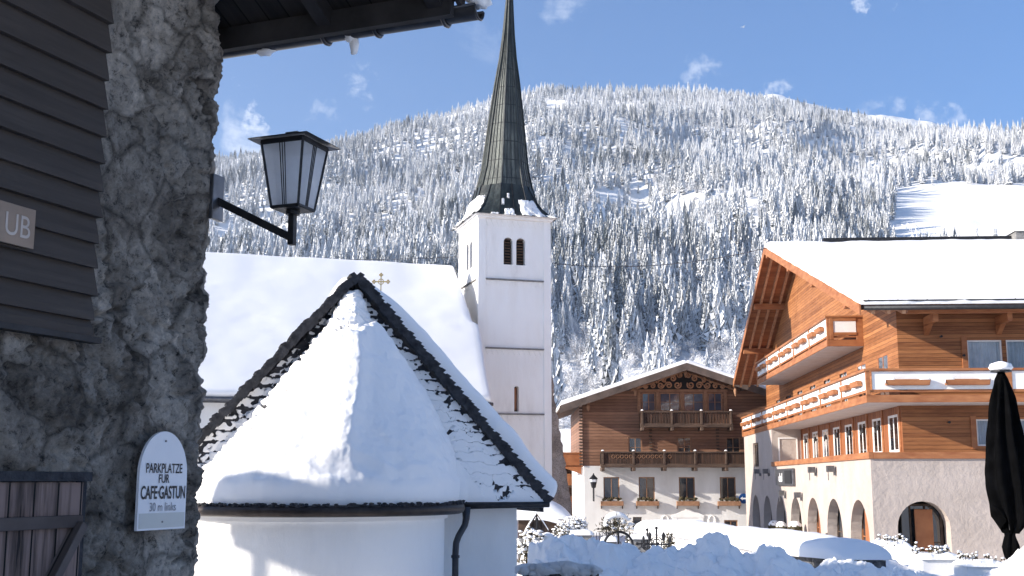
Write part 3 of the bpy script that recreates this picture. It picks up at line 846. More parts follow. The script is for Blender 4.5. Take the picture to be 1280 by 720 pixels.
# balconies -----------------------------------------------------------
def hotel_balcony(xo, y0, y1, zb, zt, bays, front_to=None, slab_in=UX):
    mb = MB()
    mb.box(xo, slab_in, y0, y1, zb, zb + .09, 1)                               # pale underside
    if front_to: mb.box(slab_in, front_to, y0, UY, zb, zb + .09, 1)
    X1 = front_to or slab_in
    mb.box(xo - .05, xo + .09, y0 - .05, y1, zb + .02, zb + .30)
    mb.box(xo + .09, X1, y0 - .05, y0 + .09, zb + .02, zb + .30)
    mb.box(xo - .02, xo + .08, y0, y1, zb + .40, zb + .48)
    mb.box(xo + .08, X1, y0 - .02, y0 + .08, zb + .40, zb + .48)
    for k in range(bays + 1):
        y = y0 + (y1 - y0) * k / bays; mb.box(xo - .04, xo + .1, y - .07, y + .07, zb + .3, zt)
    o = mb.build('balcony', [M['orange_beam'], M['hotel_white_soffit']], hotel, bevel=.01)
    mb = MB(); mb.box(xo - .1, xo + .14, y0 - .1, y1 + .05, zt, zt + .09); mb.box(xo + .14, X1, y0 - .1, y0 + .14, zt, zt + .09); mb.build('handrail', M['orange_beam'], o, bevel=.01)
    for k in range(bays):
        a = y0 + (y1 - y0) * k / bays + .09; b = y0 + (y1 - y0) * (k + 1) / bays - .09
        mb = MB(); mb.box(xo, xo + .05, a, b, zb + .5, zt - .03); mb.box(xo - .03, xo - .002, a + .18, b - .18, zb + .5 + .1, zb + .5 + .13); mb.box(xo - .03, xo - .002, a + .18, b - .18, zt - .16, zt - .13)
        mb.build('balcony_panel', M['white_paint'], o)
        for j in range(2):
            c = a + (b - a) * (.27 + .46 * j); wv = (b - a) * .15
            mb = MB(); mb.prism([(xo - .2, c - wv, zt - .50), (xo - .2, c + wv, zt - .50), (xo - .24, c + wv, zt - .30), (xo - .24, c - wv, zt - .30)], (.18, 0, 0))
            mb.build('planter_box', M['orange_beam'], o, bevel=.01)
            mb = MB(); pillow(mb, xo - .23, xo - .06, c - wv * .95, c + wv * .95, zt - .30, .04, .02, 5, 10, seed=k + j); mb.build('planter_snow', M['snow_lump'], o, smooth_=True)
    return o


M['hotel_white_soffit'] = noise_mat('pale balcony soffit', [(.50, .44, .40), (.62, .56, .52)], 2, 6, .8, .15)
b1 = hotel_balcony(0.0, 0.0, 33.5, BAL, 7.32, 8, front_to=WID)
# front bays of the long balcony
xb = .1
for k in range(3):
    x0 = .1 + 5.05 * k; x1 = x0 + 4.85
    mb = MB(); mb.box(x0 + .1, x1, .0, .05, BAL + .5, 7.3); mb.build('balcony_panel', M['white_paint'], b1)
    mb = MB(); mb.box(x1, x1 + .28, -.05, .09, BAL + .3, 7.32); mb.build('balcony_post', M['orange_beam'], b1, bevel=.01)
    for j in range(2):
        c = x0 + 1.35 + 2.15 * j
        mb = MB(); mb.prism([(c - .78, -.2, 6.78), (c + .78, -.2, 6.78), (c + .82, -.22, 7.0), (c - .82, -.22, 7.0)], (0, .19, 0)); mb.build('planter_box', M['orange_beam'], b1, bevel=.02)
        mb = MB(); pillow(mb, c - .84, c - .45, -.23, -.03, 6.99, .07, .02, 6, 8, seed=k); pillow(mb, c + .4, c + .83, -.23, -.03, 6.99, .07, .02, 6, 8, seed=k + 3)
        mb.tube([(c - .82, -.2, 6.99), (c - .84, -.22, 6.85)], .025, 6); mb.build('planter_snow', M['snow_lump'], b1, smooth_=True)
b2 = hotel_balcony(0.1, 6.84, 27.0, 9.0, 10.25, 5)
mb = MB(); mb.box(.35, 1.3, 6.79, 6.84, 9.62, 10.12); mb.build('balcony_panel', M['white_paint'], b2)
mb = MB(); mb.box(1.32, 1.6, 6.8, 7.0, 9.3, 10.25); mb.box(.19, .34, 6.76, 6.9, 9.3, 10.25); mb.box(.34, 1.32, 6.77, 6.86, 10.1, 10.25); mb.box(.34, 1.32, 6.77, 6.86, 9.5, 9.62); mb.build('balcony_post', M['orange_beam'], b2, bevel=.01)
# roof -----------------------------------------------------------------
VX = -.25; RX = 16.6
mb = MB()
for (ya, za, yb, zb) in ((YE0, ZE, YR, ZR), (YE1, 9.8, YR, ZR)):
    mb.prism([(VX, ya, za - .12), (VX, yb, zb - .12), (VX, yb, zb + .06), (VX, ya, za + .06)], (RX - VX, 0, 0))
rf = mb.build('roof', M['orange_v'], hotel)
mb = MB()
for (ya, za, yb, zb) in ((YE0 - .05, ZE, YR, ZR), (YE1, 9.8, YR, ZR)):
    mb.prism([(VX - .06, ya, za - .3), (VX - .06, yb, zb - .3), (VX - .06, yb, zb + .09), (VX - .06, ya, za + .09)], (.055, 0, 0))
mb.build('barge_board', M['orange_beam'], rf)
# purlins and rafters under the overhang
mb = MB()
for y in (2.2, 8.5, 14.2, YR, 25.5, 30.5): mb.box(VX + .05, UX + .1, y - .14, y + .14, roofz(y) - .52, roofz(y) - .16)
mb.build('purlin', M['orange_beam'], rf, bevel=.02)
mb = MB()
for x in (.2, .75, 1.3):
    for (ya, za, yb, zb) in ((YE0, ZE, YR, ZR), (YE1, 9.8, YR, ZR)): mb.beam((x, ya, za - .19), (x, yb, zb - .19), .13, .17)
mb.build('rafter', M['carve_light'], rf)
for x in (2.6, 5.3, 8.2, 11.2):
    mb = MB(); mb.box(x, x + .2, .2, UY, 9.18, 9.5); mb.prism([(x, UY, 9.17), (x, UY, 8.8), (x, .9, 9.17)], (.2, 0, 0)); mb.build('eave_bracket', M['orange_beam'], rf, bevel=.02)
mb = MB(); mb.box(UX, WID, -.1, .1, 9.45, 9.62); mb.build('eave_beam', M['orange_beam'], rf)
mb = MB(); mb.tube([(VX + .1, YE0 - .1, ZE - .06), (RX, YE0 - .1, ZE - .06)], .09, 10); mb.build('gutter', M['black_metal'], rf, smooth_=True)
mb = MB(); mb.tube([(VX + .1, YE0 - .02, ZE + .22), (RX, YE0 - .02, ZE + .22)], .025, 6)
for i in range(16): mb.beam((VX + .3 + i * 1.05, YE0 + .1, ZE + .05), (VX + .3 + i * 1.05, YE0 - .02, ZE + .26), .03, .03)
mb.build('snow_guard', M['black_metal'], rf)
mb = MB()
snow_sheet(mb, (VX - .02, YE0 + .0, ZE + .08), (RX, YE0 + .0, ZE + .08), (RX, YR + .1, ZR + .08), (VX - .02, YR + .1, ZR + .08), .36, 70, 60, .07, .45, .3)
snow_sheet(mb, (VX - .02, YE1, 9.88), (RX, YE1, 9.88), (RX, YR - .1, ZR + .08), (VX - .02, YR - .1, ZR + .08), .45, 20, 20, .05, .5, .3)
mb.build('roof_snow', M['snow_roof'], rf, smooth_=True)
mb = MB(); mb.box(3.0, 13.2, YR + .2, YR + .6, ZR + .10, ZR + .62); mb.build('ridge_vent', M['black_metal'], rf)
mb = MB(); mb.lathe([(.09, 0), (.09, 1.1), (.12, 1.1), (.12, 1.3)], (10.3, YR + 1.5, ZR - .4), 10); mb.build('vent_pipe', M['white_paint'], rf)
mb = MB(); mb.box(13.2, 14.4, YR - .4, YR + .8, ZR - .3, ZR + .75); ch = mb.build('chimney', M['stone_grey'], rf, bevel=.03)
mb = MB(); pillow(mb, 13.1, 14.5, YR - .5, YR + .9, ZR + .75, .25, .05); mb.build('chimney_snow', M['snow_lump'], ch, smooth_=True)
# wall lamps along the arcade
for (y, z) in ((9.9, 3.55), (5.9, 3.55), (26.4, 3.62), (23.2, 3.6), (18.1, 2.45), (13.6, 2.4)):
    mb = MB(); mb.box(-.1, 0, y - .1, y + .1, z, z + .16); mb.box(-.38, -.08, y - .14, y + .14, z + .14, z + .4); mb.box(-.34, -.31, y - .02, y + .02, z - .2, z + .14); mb.build('wall_lamp', M['grey_metal'], hotel, bevel=.01)
# small round lamps on the front timber
for (x, z, yy) in ((4.0, 8.02, UY), (3.2, 8.75, UY), (3.3, 5.5, UY)):
    mb = MB(); mb.tube([(x, yy, z), (x, yy - .22, z)], [.02, .05], 8); mb.build('spot_lamp', M['black_metal'], hotel)

# sign box on the arcade wall
sg = thing('hotel_sign', 'small dark framed sign box with pale lettering above the arcade of the hotel', 'sign', (HOT[0], HOT[1], 0), HR)
mb = MB(); mb.box(-.16, -.02, 15.2, 20.2, 3.1, 3.95); mb.build('sign_box', M['grey_metal'], sg, bevel=.03)
mb = MB(); mb.box(-.2, -.165, 15.4, 17.2, 3.2, 3.85); mb.build('sign_panel', M['black_metal'], sg)


def text_mesh(body, size, mat, parent, mw, name='lettering', ext=.004, bold=0, sx=1.0, align='CENTER', shear=0):
    cu = bpy.data.curves.new(name, 'FONT'); cu.body = body; cu.size = size; cu.extrude = ext; cu.offset = bold; cu.align_x = align; cu.shear = shear
    o = bpy.data.objects.new('t', cu); COL.objects.link(o)
    dg = bpy.context.evaluated_depsgraph_get(); me = bpy.data.meshes.new_from_object(o.evaluated_get(dg)); bpy.data.objects.remove(o)
    me.transform(mw @ Matrix.Diagonal((sx, 1, 1, 1)))
    me.materials.clear(); me.materials.append(mat)
    q = bpy.data.objects.new(name, me); COL.objects.link(q); q.parent = parent
    return q


def frame_m(o, ex, ey):
    ex = Vector(ex).normalized(); ey = Vector(ey).normalized(); ez = ex.cross(ey)
    m = Matrix((ex, ey, ez)).transposed().to_4x4(); m.translation = Vector(o); return m


text_mesh('dal', .62, M['white_paint'], sg, frame_m((-.17, 18.6, 3.3), (0, -1, 0), (0, 0, 1)), sx=1.6, bold=.01)

# pots, bench by the arcade
for (px, py, Y, s_, lab) in ((968, 662, 62, .34, 'terracotta pot with a round snow-topped shrub, leftmost of the pots by the arcade'), (977, 664, 58, .3, 'low terracotta pot piled with snow, middle of the pots by the arcade'), (994, 664, 56, .36, 'terracotta pot with a grey evergreen, rightmost of the pots by the arcade')):
    p = W(px, py, Y)
    t = thing('plant_pot', lab, 'plant pot', (p.x, p.y, p.z - .45), 0, 'pots in front of the arcade')
    mb = MB(); mb.lathe([(s_ * .6, -.5), (s_, .25), (s_ * 1.1, .25), (s_ * 1.1, .35), (s_ * .9, .35)], n=12); mb.build('pot', M['terracotta'], t, smooth_=False)
    mb = MB(); blob(mb, (0, 0, .55), (s_ * .9, s_ * .9, .3), .35, 3); mb.build('shrub', M['plant'], t, smooth_=False)
    mb = MB(); blob(mb, (0, 0, .68), (s_ * .85, s_ * .85, .24), .2, 3); mb.build('snow_cap', M['snow_lump'], t, smooth_=True)
p = W(1062, 690, 44.5)
t = thing('bench', 'reddish-brown slatted bench in front of the nearest arches', 'bench', (p.x - .3, p.y, .35), radians(86))
mb = MB()
for i in range(4): mb.box(-1.3, 1.3, -.25 + i * .13, -.16 + i * .13, .42, .46)
mb.build('seat', M['bench'] if 'bench' in M else noise_mat('bench wood', [(.16, .06, .06), (.26, .11, .10)], 4, 6, .6, .2), t)
mb = MB()
for i in range(3): mb.box(-1.3, 1.3, .3, .34, .58 + i * .14, .68 + i * .14)
mb.build('backrest', noise_mat('bench back', [(.16, .06, .06), (.26, .11, .10)], 4, 6, .6, .2), t)
for x in (-1.1, 1.1):
    mb = MB(); mb.box(x - .04, x + .04, -.25, -.19, -.3, .42); mb.box(x - .04, x + .04, .28, .34, -.3, 1.0); mb.box(x - .04, x + .04, -.2, .3, .36, .42); mb.build('leg', M['black_metal'], t)

# ================================================================== INN in the middle
IX, IY = 4.87, 80.0
inn = thing('inn', 'inn with white plaster ground floor, brown timber upper floors and carved gable', 'inn', (IX, IY, 0))
PI_ = Plane((0, 0), (1, 0), (0, 1)); IW = 13.75; IZ = 4.35; CXI = 6.9; ID = 16.0
RZ = 11.15; RS = (11.15 - 8.29) / 8.52
def inn_z(x): return RZ - RS * abs(x - CXI)
def ix(px): return (px - 640) / 1476 * 80 - IX
gw = [(ix(754), ix(774), 2.12, 3.6), (ix(798), ix(818), 2.12, 3.6), (ix(848), ix(868), 2.12, 3.6), (ix(899), ix(919), 2.12, 3.6), (ix(950), ix(970), 2.12, 3.6)]
mb = MB()
band(mb, PI_, 0, IW, -.5, 1.9, [(ix(790), ix(801), -.5, .95), (ix(753), ix(760), .1, .95), (ix(845), ix(872), -.5, .62), (ix(903), ix(920), -.1, .75)], .3)
band(mb, PI_, 0, IW, 1.9, IZ, gw, .22)
mb.quad((0, 0, -.5), (0, ID, -.5), (0, ID, IZ), (0, 0, IZ)); mb.quad((IW, 0, -.5), (IW, ID, -.5), (IW, ID, IZ), (IW, 0, IZ))
mb.build('plaster_wall', M['inn_white'], inn)
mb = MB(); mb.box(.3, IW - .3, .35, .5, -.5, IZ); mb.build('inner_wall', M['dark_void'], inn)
tw = [(ix(786), ix(803), 4.9, 6.28), (ix(847), ix(865), 4.9, 6.28), (ix(908), ix(926), 4.9, 6.28), (ix(960), ix(976), 4.9, 6.28)]
uw = [(ix(803.5), ix(821), 8.02, 9.3), (ix(826), ix(852), 8.02, 9.3), (ix(856), ix(882), 8.02, 9.3), (ix(886.5), ix(905), 8.02, 9.3)]
mb = MB()
band(mb, PI_, -.08, IW + .08, IZ, 6.6, [(a, b, c, d_) for a, b, c, d_ in tw], .15)
band(mb, PI_, -.08, IW + .08, 6.6, 7.95, [], .15)
band(mb, PI_, ix(797), ix(911), 7.95, 9.42, uw, .15)
zt = 7.95
mb.add([(-.08, 0, zt), (ix(797), 0, zt), (ix(797), 0, 9.42), (ix(797), 0, inn_z(ix(797)) - .2), (-.08, 0, inn_z(-.08) - .2)], [(0, 1, 2, 3, 4)])
mb.add([(IW + .08, 0, zt), (ix(911), 0, zt), (ix(911), 0, 9.42), (ix(911), 0, inn_z(ix(911)) - .2), (IW + .08, 0, inn_z(IW + .08) - .2)], [(0, 1, 2, 3, 4)])
mb.add([(ix(797), 0, 9.42), (ix(911), 0, 9.42), (ix(911), 0, inn_z(ix(911)) - .2), (CXI, 0, RZ - .2), (ix(797), 0, inn_z(ix(797)) - .2)], [(0, 1, 2, 3, 4)])
for x in (-.08, IW + .08): mb.quad((x, 0, IZ), (x, ID, IZ), (x, ID, 8.6), (x, 0, 8.6))
mb.build('timber_wall', M['brown'], inn)
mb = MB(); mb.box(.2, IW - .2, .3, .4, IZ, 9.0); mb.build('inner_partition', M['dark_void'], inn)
# interlocked log ends at the corners
mb = MB()
for i in range(19):
    z = IZ + .05 + i * .21
    if z < 8.4: mb.box(-.3, -.06, -.12, .1, z, z + .12); mb.box(4.45, 4.65, -.1, 0, z, z + .1) if 5.2 < z < 7 else None; mb.box(9.0, 9.2, -.1, 0, z, z + .1) if 5.2 < z < 7 else None
mb.build('log_ends', M['brown_beam'], inn)
for (a, b, c, d_) in gw:
    wo = window(inn, PI_, a, b, c, d_, d=.1, fw=.07, cols=2, rows=1, fmat='carve', pane='pane')
    mb = MB(); mb.box(a - .22, b + .22, -.42, -.12, c - .42, c - .12); wb = mb.build('window_box', M['carve'], inn, bevel=.015)
    mb = MB(); mb.box(a - .2, a - .14, -.14, 0, c - .62, c - .2); mb.box(b + .14, b + .2, -.14, 0, c - .62, c - .2); mb.build('bracket', M['brown_beam'], wb)
    mb = MB()
    for i in range(26): blob(mb, (rt.uniform(a - .1, b + .1), -.28 + rt.uniform(-.08, .08), c - .08 + rt.uniform(0, .18)), (.09, .09, .08), .5, 3, 4)
    mb.build('plants', M['plant'], wb)
for (a, b, c, d_) in tw: window(inn, PI_, a, b, c, d_, d=.03, fw=.08, cols=2, rows=2, fmat='carve', pane='pane')
for (a, b, c, d_) in uw: window(inn, PI_, a, b, c, d_, d=.0, fw=.08, cols=2, rows=2, fmat='carve', pane='pane_sky_tint')
mb = MB(); 
for x in (ix(800), ix(823.5), ix(854), ix(884), ix(909)): mb.box(x - .11, x + .11, -.1, 0, 7.95, 9.42)
mb.box(ix(797), ix(912), -.13, -.0, 9.36, 9.52); mb.build('window_frame_band', M['carve'], inn, bevel=.01)
window(inn, PI_, ix(845), ix(872), -.4, .6, d=.12, fw=.1, cols=1, fmat='brown_beam', name='front_door')
window(inn, PI_, ix(903), ix(920), -.1, .74, d=.1, fw=.08, cols=2, fmat='carve', name='cellar_window')
window(inn, PI_, ix(790), ix(801), -.5, .94, d=.1, fw=.06, cols=1, fmat='brown_beam', name='side_door')
# stone door surround, small arched niches
mb = MB(); a, b = ix(845), ix(872)
mb.box(a - .3, a, -.07, 0, -.5, .9); mb.box(b, b + .3, -.07, 0, -.5, .9); mb.prism([(a - .35, -.09, .9), (b + .35, -.09, .9), (b + .35, -.09, 1.08), ((a + b) / 2, -.09, 1.5), (a - .35, -.09, 1.08)], (0, .09, 0)); mb.box(a, b, -.05, 0, .62, .9)
mb.build('door_surround', M['white'], inn, bevel=.015)
mb = MB()
for x in (ix(830), ix(888)):
    mb.tube([(x - .22 * cos(t), -.03, .75 + .3 * sin(t)) for t in [pi * i / 10 for i in range(11)]], .05, 6); mb.box(x - .26, x - .17, -.06, 0, -.3, .75); mb.box(x + .17, x + .26, -.06, 0, -.3, .75)
mb.build('niche', M['white'], inn)
# carved tracery in the gable: scrolls of sawn board
mb = MB()
def scroll(cx, cz, r, s, turns=1.4, ph=0):
    K = 22; mb.tube([(cx + s * r * (1 - i / K * .82) * cos(ph + turns * 2 * pi * i / K), -.1, cz + r * (1 - i / K * .82) * sin(ph + turns * 2 * pi * i / K)) for i in range(K + 1)], .055, 5)
for s in (-1, 1):
    for (dx, dz, r, ph) in ((.45, .3, .26, 2.5), (1.05, .28, .24, 0), (1.6, .28, .23, 3), (2.15, .25, .2, .4), (2.65, .22, .16, 3.1), (3.1, .17, .12, 0), (.75, .75, .22, 1), (1.35, .68, .18, 4), (.32, .98, .2, 2), (1.85, .55, .13, 1), (3.45, .14, .09, 2)):
        scroll(CXI + s * dx, 9.52 + dz, r, s, 1.5, ph)
mb.beam((ix(790), -.1, inn_z(ix(790)) - .5), (CXI, -.1, RZ - .42), .06, .09); mb.beam((ix(924), -.1, inn_z(ix(924)) - .5), (CXI, -.1, RZ - .42), .06, .09)
ct = mb.build('carved_tracery', M['carve_light'], inn)
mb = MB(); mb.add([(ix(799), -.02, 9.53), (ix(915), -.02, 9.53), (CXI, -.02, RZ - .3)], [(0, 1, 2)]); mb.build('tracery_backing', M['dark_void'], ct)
mb = MB()
for (x, L_) in ((ix(735), .7), (ix(794), .75), (ix(919), .8), (CXI, .65)):
    z = inn_z(x) - .25; mb.tube([(x, -.9, z), (x, -.9, z - L_ * .3), (x, -.9, z - L_ * .5), (x, -.9, z - L_ * .8), (x, -.9, z - L_)], [.09, .08, .13, .09, .03], 8)
mb.build('pendant', M['carve'], inn)
# balconies
def inn_balcony(x0, x1, z0, z1, dep, posts, pick):
    mb = MB(); mb.box(x0, x1, -dep, 0, z0 - .12, z0); mb.box(x0 - .04, x1 + .04, -dep - .08, -dep + .06, z0 - .2, z0 + .06); mb.box(x0 - .06, x1 + .06, -dep - .1, -dep + .08, z1 - .09, z1)
    o = mb.build('balcony', M['brown_beam'], inn, bevel=.012)
    mb = MB(); x = x0
    while x < x1 - .02:
        g = .01 if not pick else .05
        mb.box(x, min(x + .15, x1), -dep - .02, -dep + .02, z0 + .06, z1 - .09); x += .15 + g
    for sx in (x0, x1 - .04): mb.box(sx, sx + .04, -dep, -.02, z0, z1 - .09)
    mb.build('balustrade', M['brown_dark'], o)
    for i in range(posts):
        x = x0 + .1 + (x1 - x0 - .2) * i / (posts - 1)
        mb = MB(); mb.box(x - .07, x + .07, -dep - .11, -dep + .05, z0, z1 + .06); mb.build('post', M['brown_beam'], o, bevel=.015)
        mb = MB(); pillow(mb, x - .1, x + .1, -dep - .13, -dep + .08, z1 + .05, .07, .02, 6, 6); mb.build('snow_cap', M['snow'], o, smooth_=True)
        mb = MB(); mb.box(x - .1, x + .1, -dep - .25, 0, z0 - .42, z0 - .2); mb.build('beam_end', M['brown_beam'], o, bevel=.02)
    return o
bl = inn_balcony(ix(750), IW - .1, 4.42, 5.28, 1.15, 7, False)
mb = MB()
for i in range(14):
    cx = 1.9 + i * .29
    mb.tube([(cx + .11 * cos(t), -1.19, 4.95 + .11 * sin(t)) for t in [2 * pi * j / 8 for j in range(8)]], .014, 4, close=True)
mb.build('carved_rosettes', M['carve'], bl)
inn_balcony(ix(800), ix(914), 7.1, 7.98, .95, 4, True)
mb = MB(); mb.box(-1.5, 0, 1.2, 8, 4.3, 4.42); mb.box(-1.55, -1.48, 1.1, 8, 4.42, 5.2); mb.box(-1.5, -.1, 1.1, 1.16, 4.42, 5.2); mb.box(-1.6, -.05, 1.05, 1.2, 5.2, 5.28); mb.prism([(-1.5, 1.15, 4.3), (-.1, 1.15, 3.8), (-.1, 1.15, 4.3)], (0, .12, 0)); mb.build('side_balcony', M['orange_v'], inn)
# roof
FO = 1.5
mb = MB()
for s in (-1, 1):
    xe = CXI + s * 8.52
    mb.prism([(xe, -FO, inn_z(xe) - .14), (CXI, -FO, RZ - .14), (CXI, -FO, RZ + .02), (xe, -FO, inn_z(xe) + .02)], (0, ID + FO, 0))
rf = mb.build('roof', M['brown_beam'], inn)
mb = MB()
for s in (-1, 1):
    xe = CXI + s * 8.6
    mb.prism([(xe, -FO - .06, inn_z(xe) - .44), (CXI, -FO - .06, RZ - .44), (CXI, -FO - .06, RZ + .05), (xe, -FO - .06, inn_z(xe) + .05)], (0, .055, 0))
mb.build('barge_board', noise_mat('greyed barge board', [(.07, .052, .043), (.16, .12, .10)], 1.5, 8, .85, .3, 20, .006), rf)
mb = MB()
for x in (-.9, 1.2, 3.0, 5, 6.9, 8.8, 10.8, 12.6, 14.6): mb.box(x - .1, x + .1, -FO + .02, .05, inn_z(x) - .42, inn_z(x) - .17)
mb.build('purlin', M['brown_beam'], rf)
mb = MB()
for s in (-1, 1):
    xe = CXI + s * 8.5
    snow_sheet(mb, (xe, -FO - .03, inn_z(xe) + .04), (CXI - s * .05, -FO - .03, RZ + .04), (CXI - s * .05, ID, RZ + .04), (xe, ID, inn_z(xe) + .04), .28, 30, 20, .04, .6, .2)
mb.build('roof_snow', M['snow_roof'], rf, smooth_=True)
mb = MB(); mb.box(9.4, 10.2, 7, 7.8, 9.5, 11.6); mb.build('chimney', M['inn_white'], rf)

# lantern on the inn's corner
p = Vector((ix(741) + IX, IY - .55, 3.2))
t = thing('wall_lantern', 'black carriage lantern on a scrolled bracket at the white corner of the inn', 'lantern', p)
mb = MB(); mb.lathe([(.02, -.35), (.14, -.3), (.26, .28), (.3, .3), (.12, .48), (.03, .6), (.03, .66)], n=6); mb.build('lamp_frame', M['black_metal'], t)
mb = MB(); mb.lathe([(.13, -.27), (.25, .24)], n=6, c=(0, 0, 0)); fr_ = mb.build('glass_pane', M['curtain'], t); fr_.scale = (1.03, 1.03, 1)
mb = MB(); mb.tube([(0, 0, -.3), (0, 0, -1.2)], .03, 6); mb.tube([(0, .5, -.75), (0, .2, -.75), (0, 0, -.6)], .03, 6); mb.tube([(0, .55, -1.2), (0, .55, -.3)], .03, 5)
mb.tube([(0 + .0, .1 + .18 * cos(a) + .1, -.95 + .18 * sin(a)) for a in [i * .6 for i in range(9)]], .018, 5); mb.build('bracket', M['black_metal'], t)

# blue round sign with an arrow
p = Vector((ix(927.5) + IX, IY - .25, 2.18))
t = thing('blue_direction_sign', 'round blue sign with white arrow at the right end of the inn wall', 'sign', p)
mb = MB(); mb.tube([(0, 0, 0), (0, .03, 0)], .34, 24); mb.build('sign_disc', M['blue'], t)
mb = MB(); mb.prism([(-.24, -.012, 0), (-.08, -.012, .13), (-.08, -.012, .05), (.22, -.012, .05), (.22, -.012, -.05), (-.08, -.012, -.05), (-.08, -.012, -.13)], (0, .01, 0)); mb.build('arrow', M['white_paint'], t)
mb = MB(); mb.tube([(.1, .03, 0), (.1, .24, 0)], .03, 6); mb.build('bracket', M['grey_metal'], t)

# ================================================================== small chalet behind
p = W(700, 640, 98)
ch = thing('chalet', 'small chalet with orange balconies seen between church buttress and inn', 'house', (p.x, 98, 0))
mb = MB(); mb.box(-4, 5, 0, 8, -.5, 5.0); mb.build('wall', M['brown'], ch)
mb = MB(); mb.prism([(-5, -1.6, 4.9), (-5, 4, 7.2), (-5, 4, 7.0), (-5, -1.6, 4.7)], (11, 0, 0)); mb.prism([(-5, 9.6, 4.9), (-5, 4, 7.2), (-5, 4, 7.0), (-5, 9.6, 4.7)], (11, 0, 0)); r_ = mb.build('roof', M['brown_beam'], ch)
mb = MB(); snow_sheet(mb, (-5, -1.7, 4.95), (6, -1.7, 4.95), (6, 4, 7.25), (-5, 4, 7.25), .7, 20, 12, .05, .5, .35); mb.build('roof_snow', M['snow_roof'], r_, smooth_=True)
for z in (1.2, 3.0):
    mb = MB(); mb.box(-3, 4.8, -1.2, -.05, z - .15, z); o = mb.build('balcony', M['brown_beam'], ch)
    mb = MB(); mb.box(-3, 4.8, -1.22, -1.18, z, z + .85); mb.build('balustrade', M['orange_v'], o)
    mb = MB(); mb.box(-3.05, 4.85, -1.26, -1.12, z + .85, z + .93); mb.build('handrail', M['orange_beam'], o)
for x in (-1.5, 1.2, 3.2): window(ch, Plane((0, 0), (1, 0), (0, 1)), x, x + 1.2, 3.05, 4.4, d=-.02, fmat='white_paint', fw=.08)

# ================================================================== CHURCH (nave and tower)
CA = radians(17.3); ce = Vector((cos(CA), sin(CA), 0)); cn = Vector((-sin(CA), cos(CA), 0))
TO = Vector((W(598, 275, 62).x, 62, 0))
church = thing('church', 'white village church with tall slender dark spire and long snow-covered nave roof', 'church', TO, CA)
TW = 4.15; TH = 17.55
def tz(py, Y=62.4): return W(640, py, Y).z
zb = [tz(518), tz(436), tz(350)]
PT = Plane((0, 0), (1, 0), (0, 1)); PTL = Plane((0, TW), (0, -1), (1, 0))
mb = MB()
LW = .42
for P in (PT, PTL):
    # corner strips stand proud, the panels between are set back 5 cm
    for (a, b) in ((0, LW), (TW - LW, TW)):
        mb.quad(P(a, -1), P(b, -1), P(b, TH), P(a, TH))
        e = b if a == 0 else a
        mb.quad(P(e, -1), P(e, -1, .06), P(e, TH, .06), P(e, TH))
    Q = lambda x, z, d=0, P=P: P(x, z, d + .06)
    zw0, zw1 = tz(330), tz(296)
    band(mb, Q, LW, TW - LW, -1, 6.2, [], .3)
    band(mb, Q, LW, TW - LW, 6.2, 9.4, [(TW / 2 - .02, TW / 2 + .24, tz(514), tz(482), .13)] if P is PT else [], .35)
    band(mb, Q, LW, TW - LW, 9.4, 14.2, [], .3)
    band(mb, Q, LW, TW - LW, 14.2, TH, [(TW / 2 - .62, TW / 2 - .1, zw0, zw1, .26), (TW / 2 + .1, TW / 2 + .62, zw0, zw1, .26)], .35)
for (x, y, x2, y2) in ((TW, 0, TW, TW), (0, TW, TW, TW)): mb.quad((x, y, -1), (x2, y2, -1), (x2, y2, TH), (x, y, TH))
# toothed friezes below each string course and below the eave
for P in (PT, PTL):
    for z in zb + [TH - .1]:
        nT = 11; wv = (TW - 2 * LW) / nT
        for i in range(nT):
            x = LW + i * wv
            mb.prism([P(x, z - .02, .03), P(x + wv, z - .02, .03), P(x + wv / 2, z - .32 - (.1 if z > 17 else 0), .03)], P(0, 0, .06) - P(0, 0, .03))
mb.build('tower_wall', M['tower_white'], church)
mb = MB(); mb.box(.5, TW - .5, .5, TW - .5, 0, TH - .2); mb.build('tower_core', M['dark_void'], church)
for P in (PT, PTL):
    for z in zb:
        mb = MB(); mb.prism([P(LW, z, -.05), P(TW - LW, z, -.05), P(TW - LW, z + .07, -.05), P(LW, z + .07, -.05)], P(0, 0, .1) - P(0, 0, 0)); mb.build('string_course', M['stone_grey'], church)
mb = MB()
for P in (PT, PTL):
    for cx in (TW / 2 - .36, TW / 2 + .36):
        for i in range(9): z = zw0 + .1 + i * .16; mb.prism([P(cx - .2, z, .22), P(cx + .2, z, .22), P(cx + .2, z + .05, .14), P(cx - .2, z + .05, .14)], P(0, 0, .02) - P(0, 0, 0))
mb.build('louvres', M['brown_beam'], church)
mb = MB(); mb.box(TW / 2 + .02, TW / 2 + .2, .35, .4, tz(512), tz(484)); mb.build('slit_window', M['terracotta'], church)
mb = MB(); mb.box(-.1, TW + .1, -.12, TW + .1, TH - .07, TH + .06); mb.box(-.22, TW + .22, -.24, TW + .22, TH + .063, TH + .15); mb.build('cornice', M['tower_white'], church, bevel=.02)
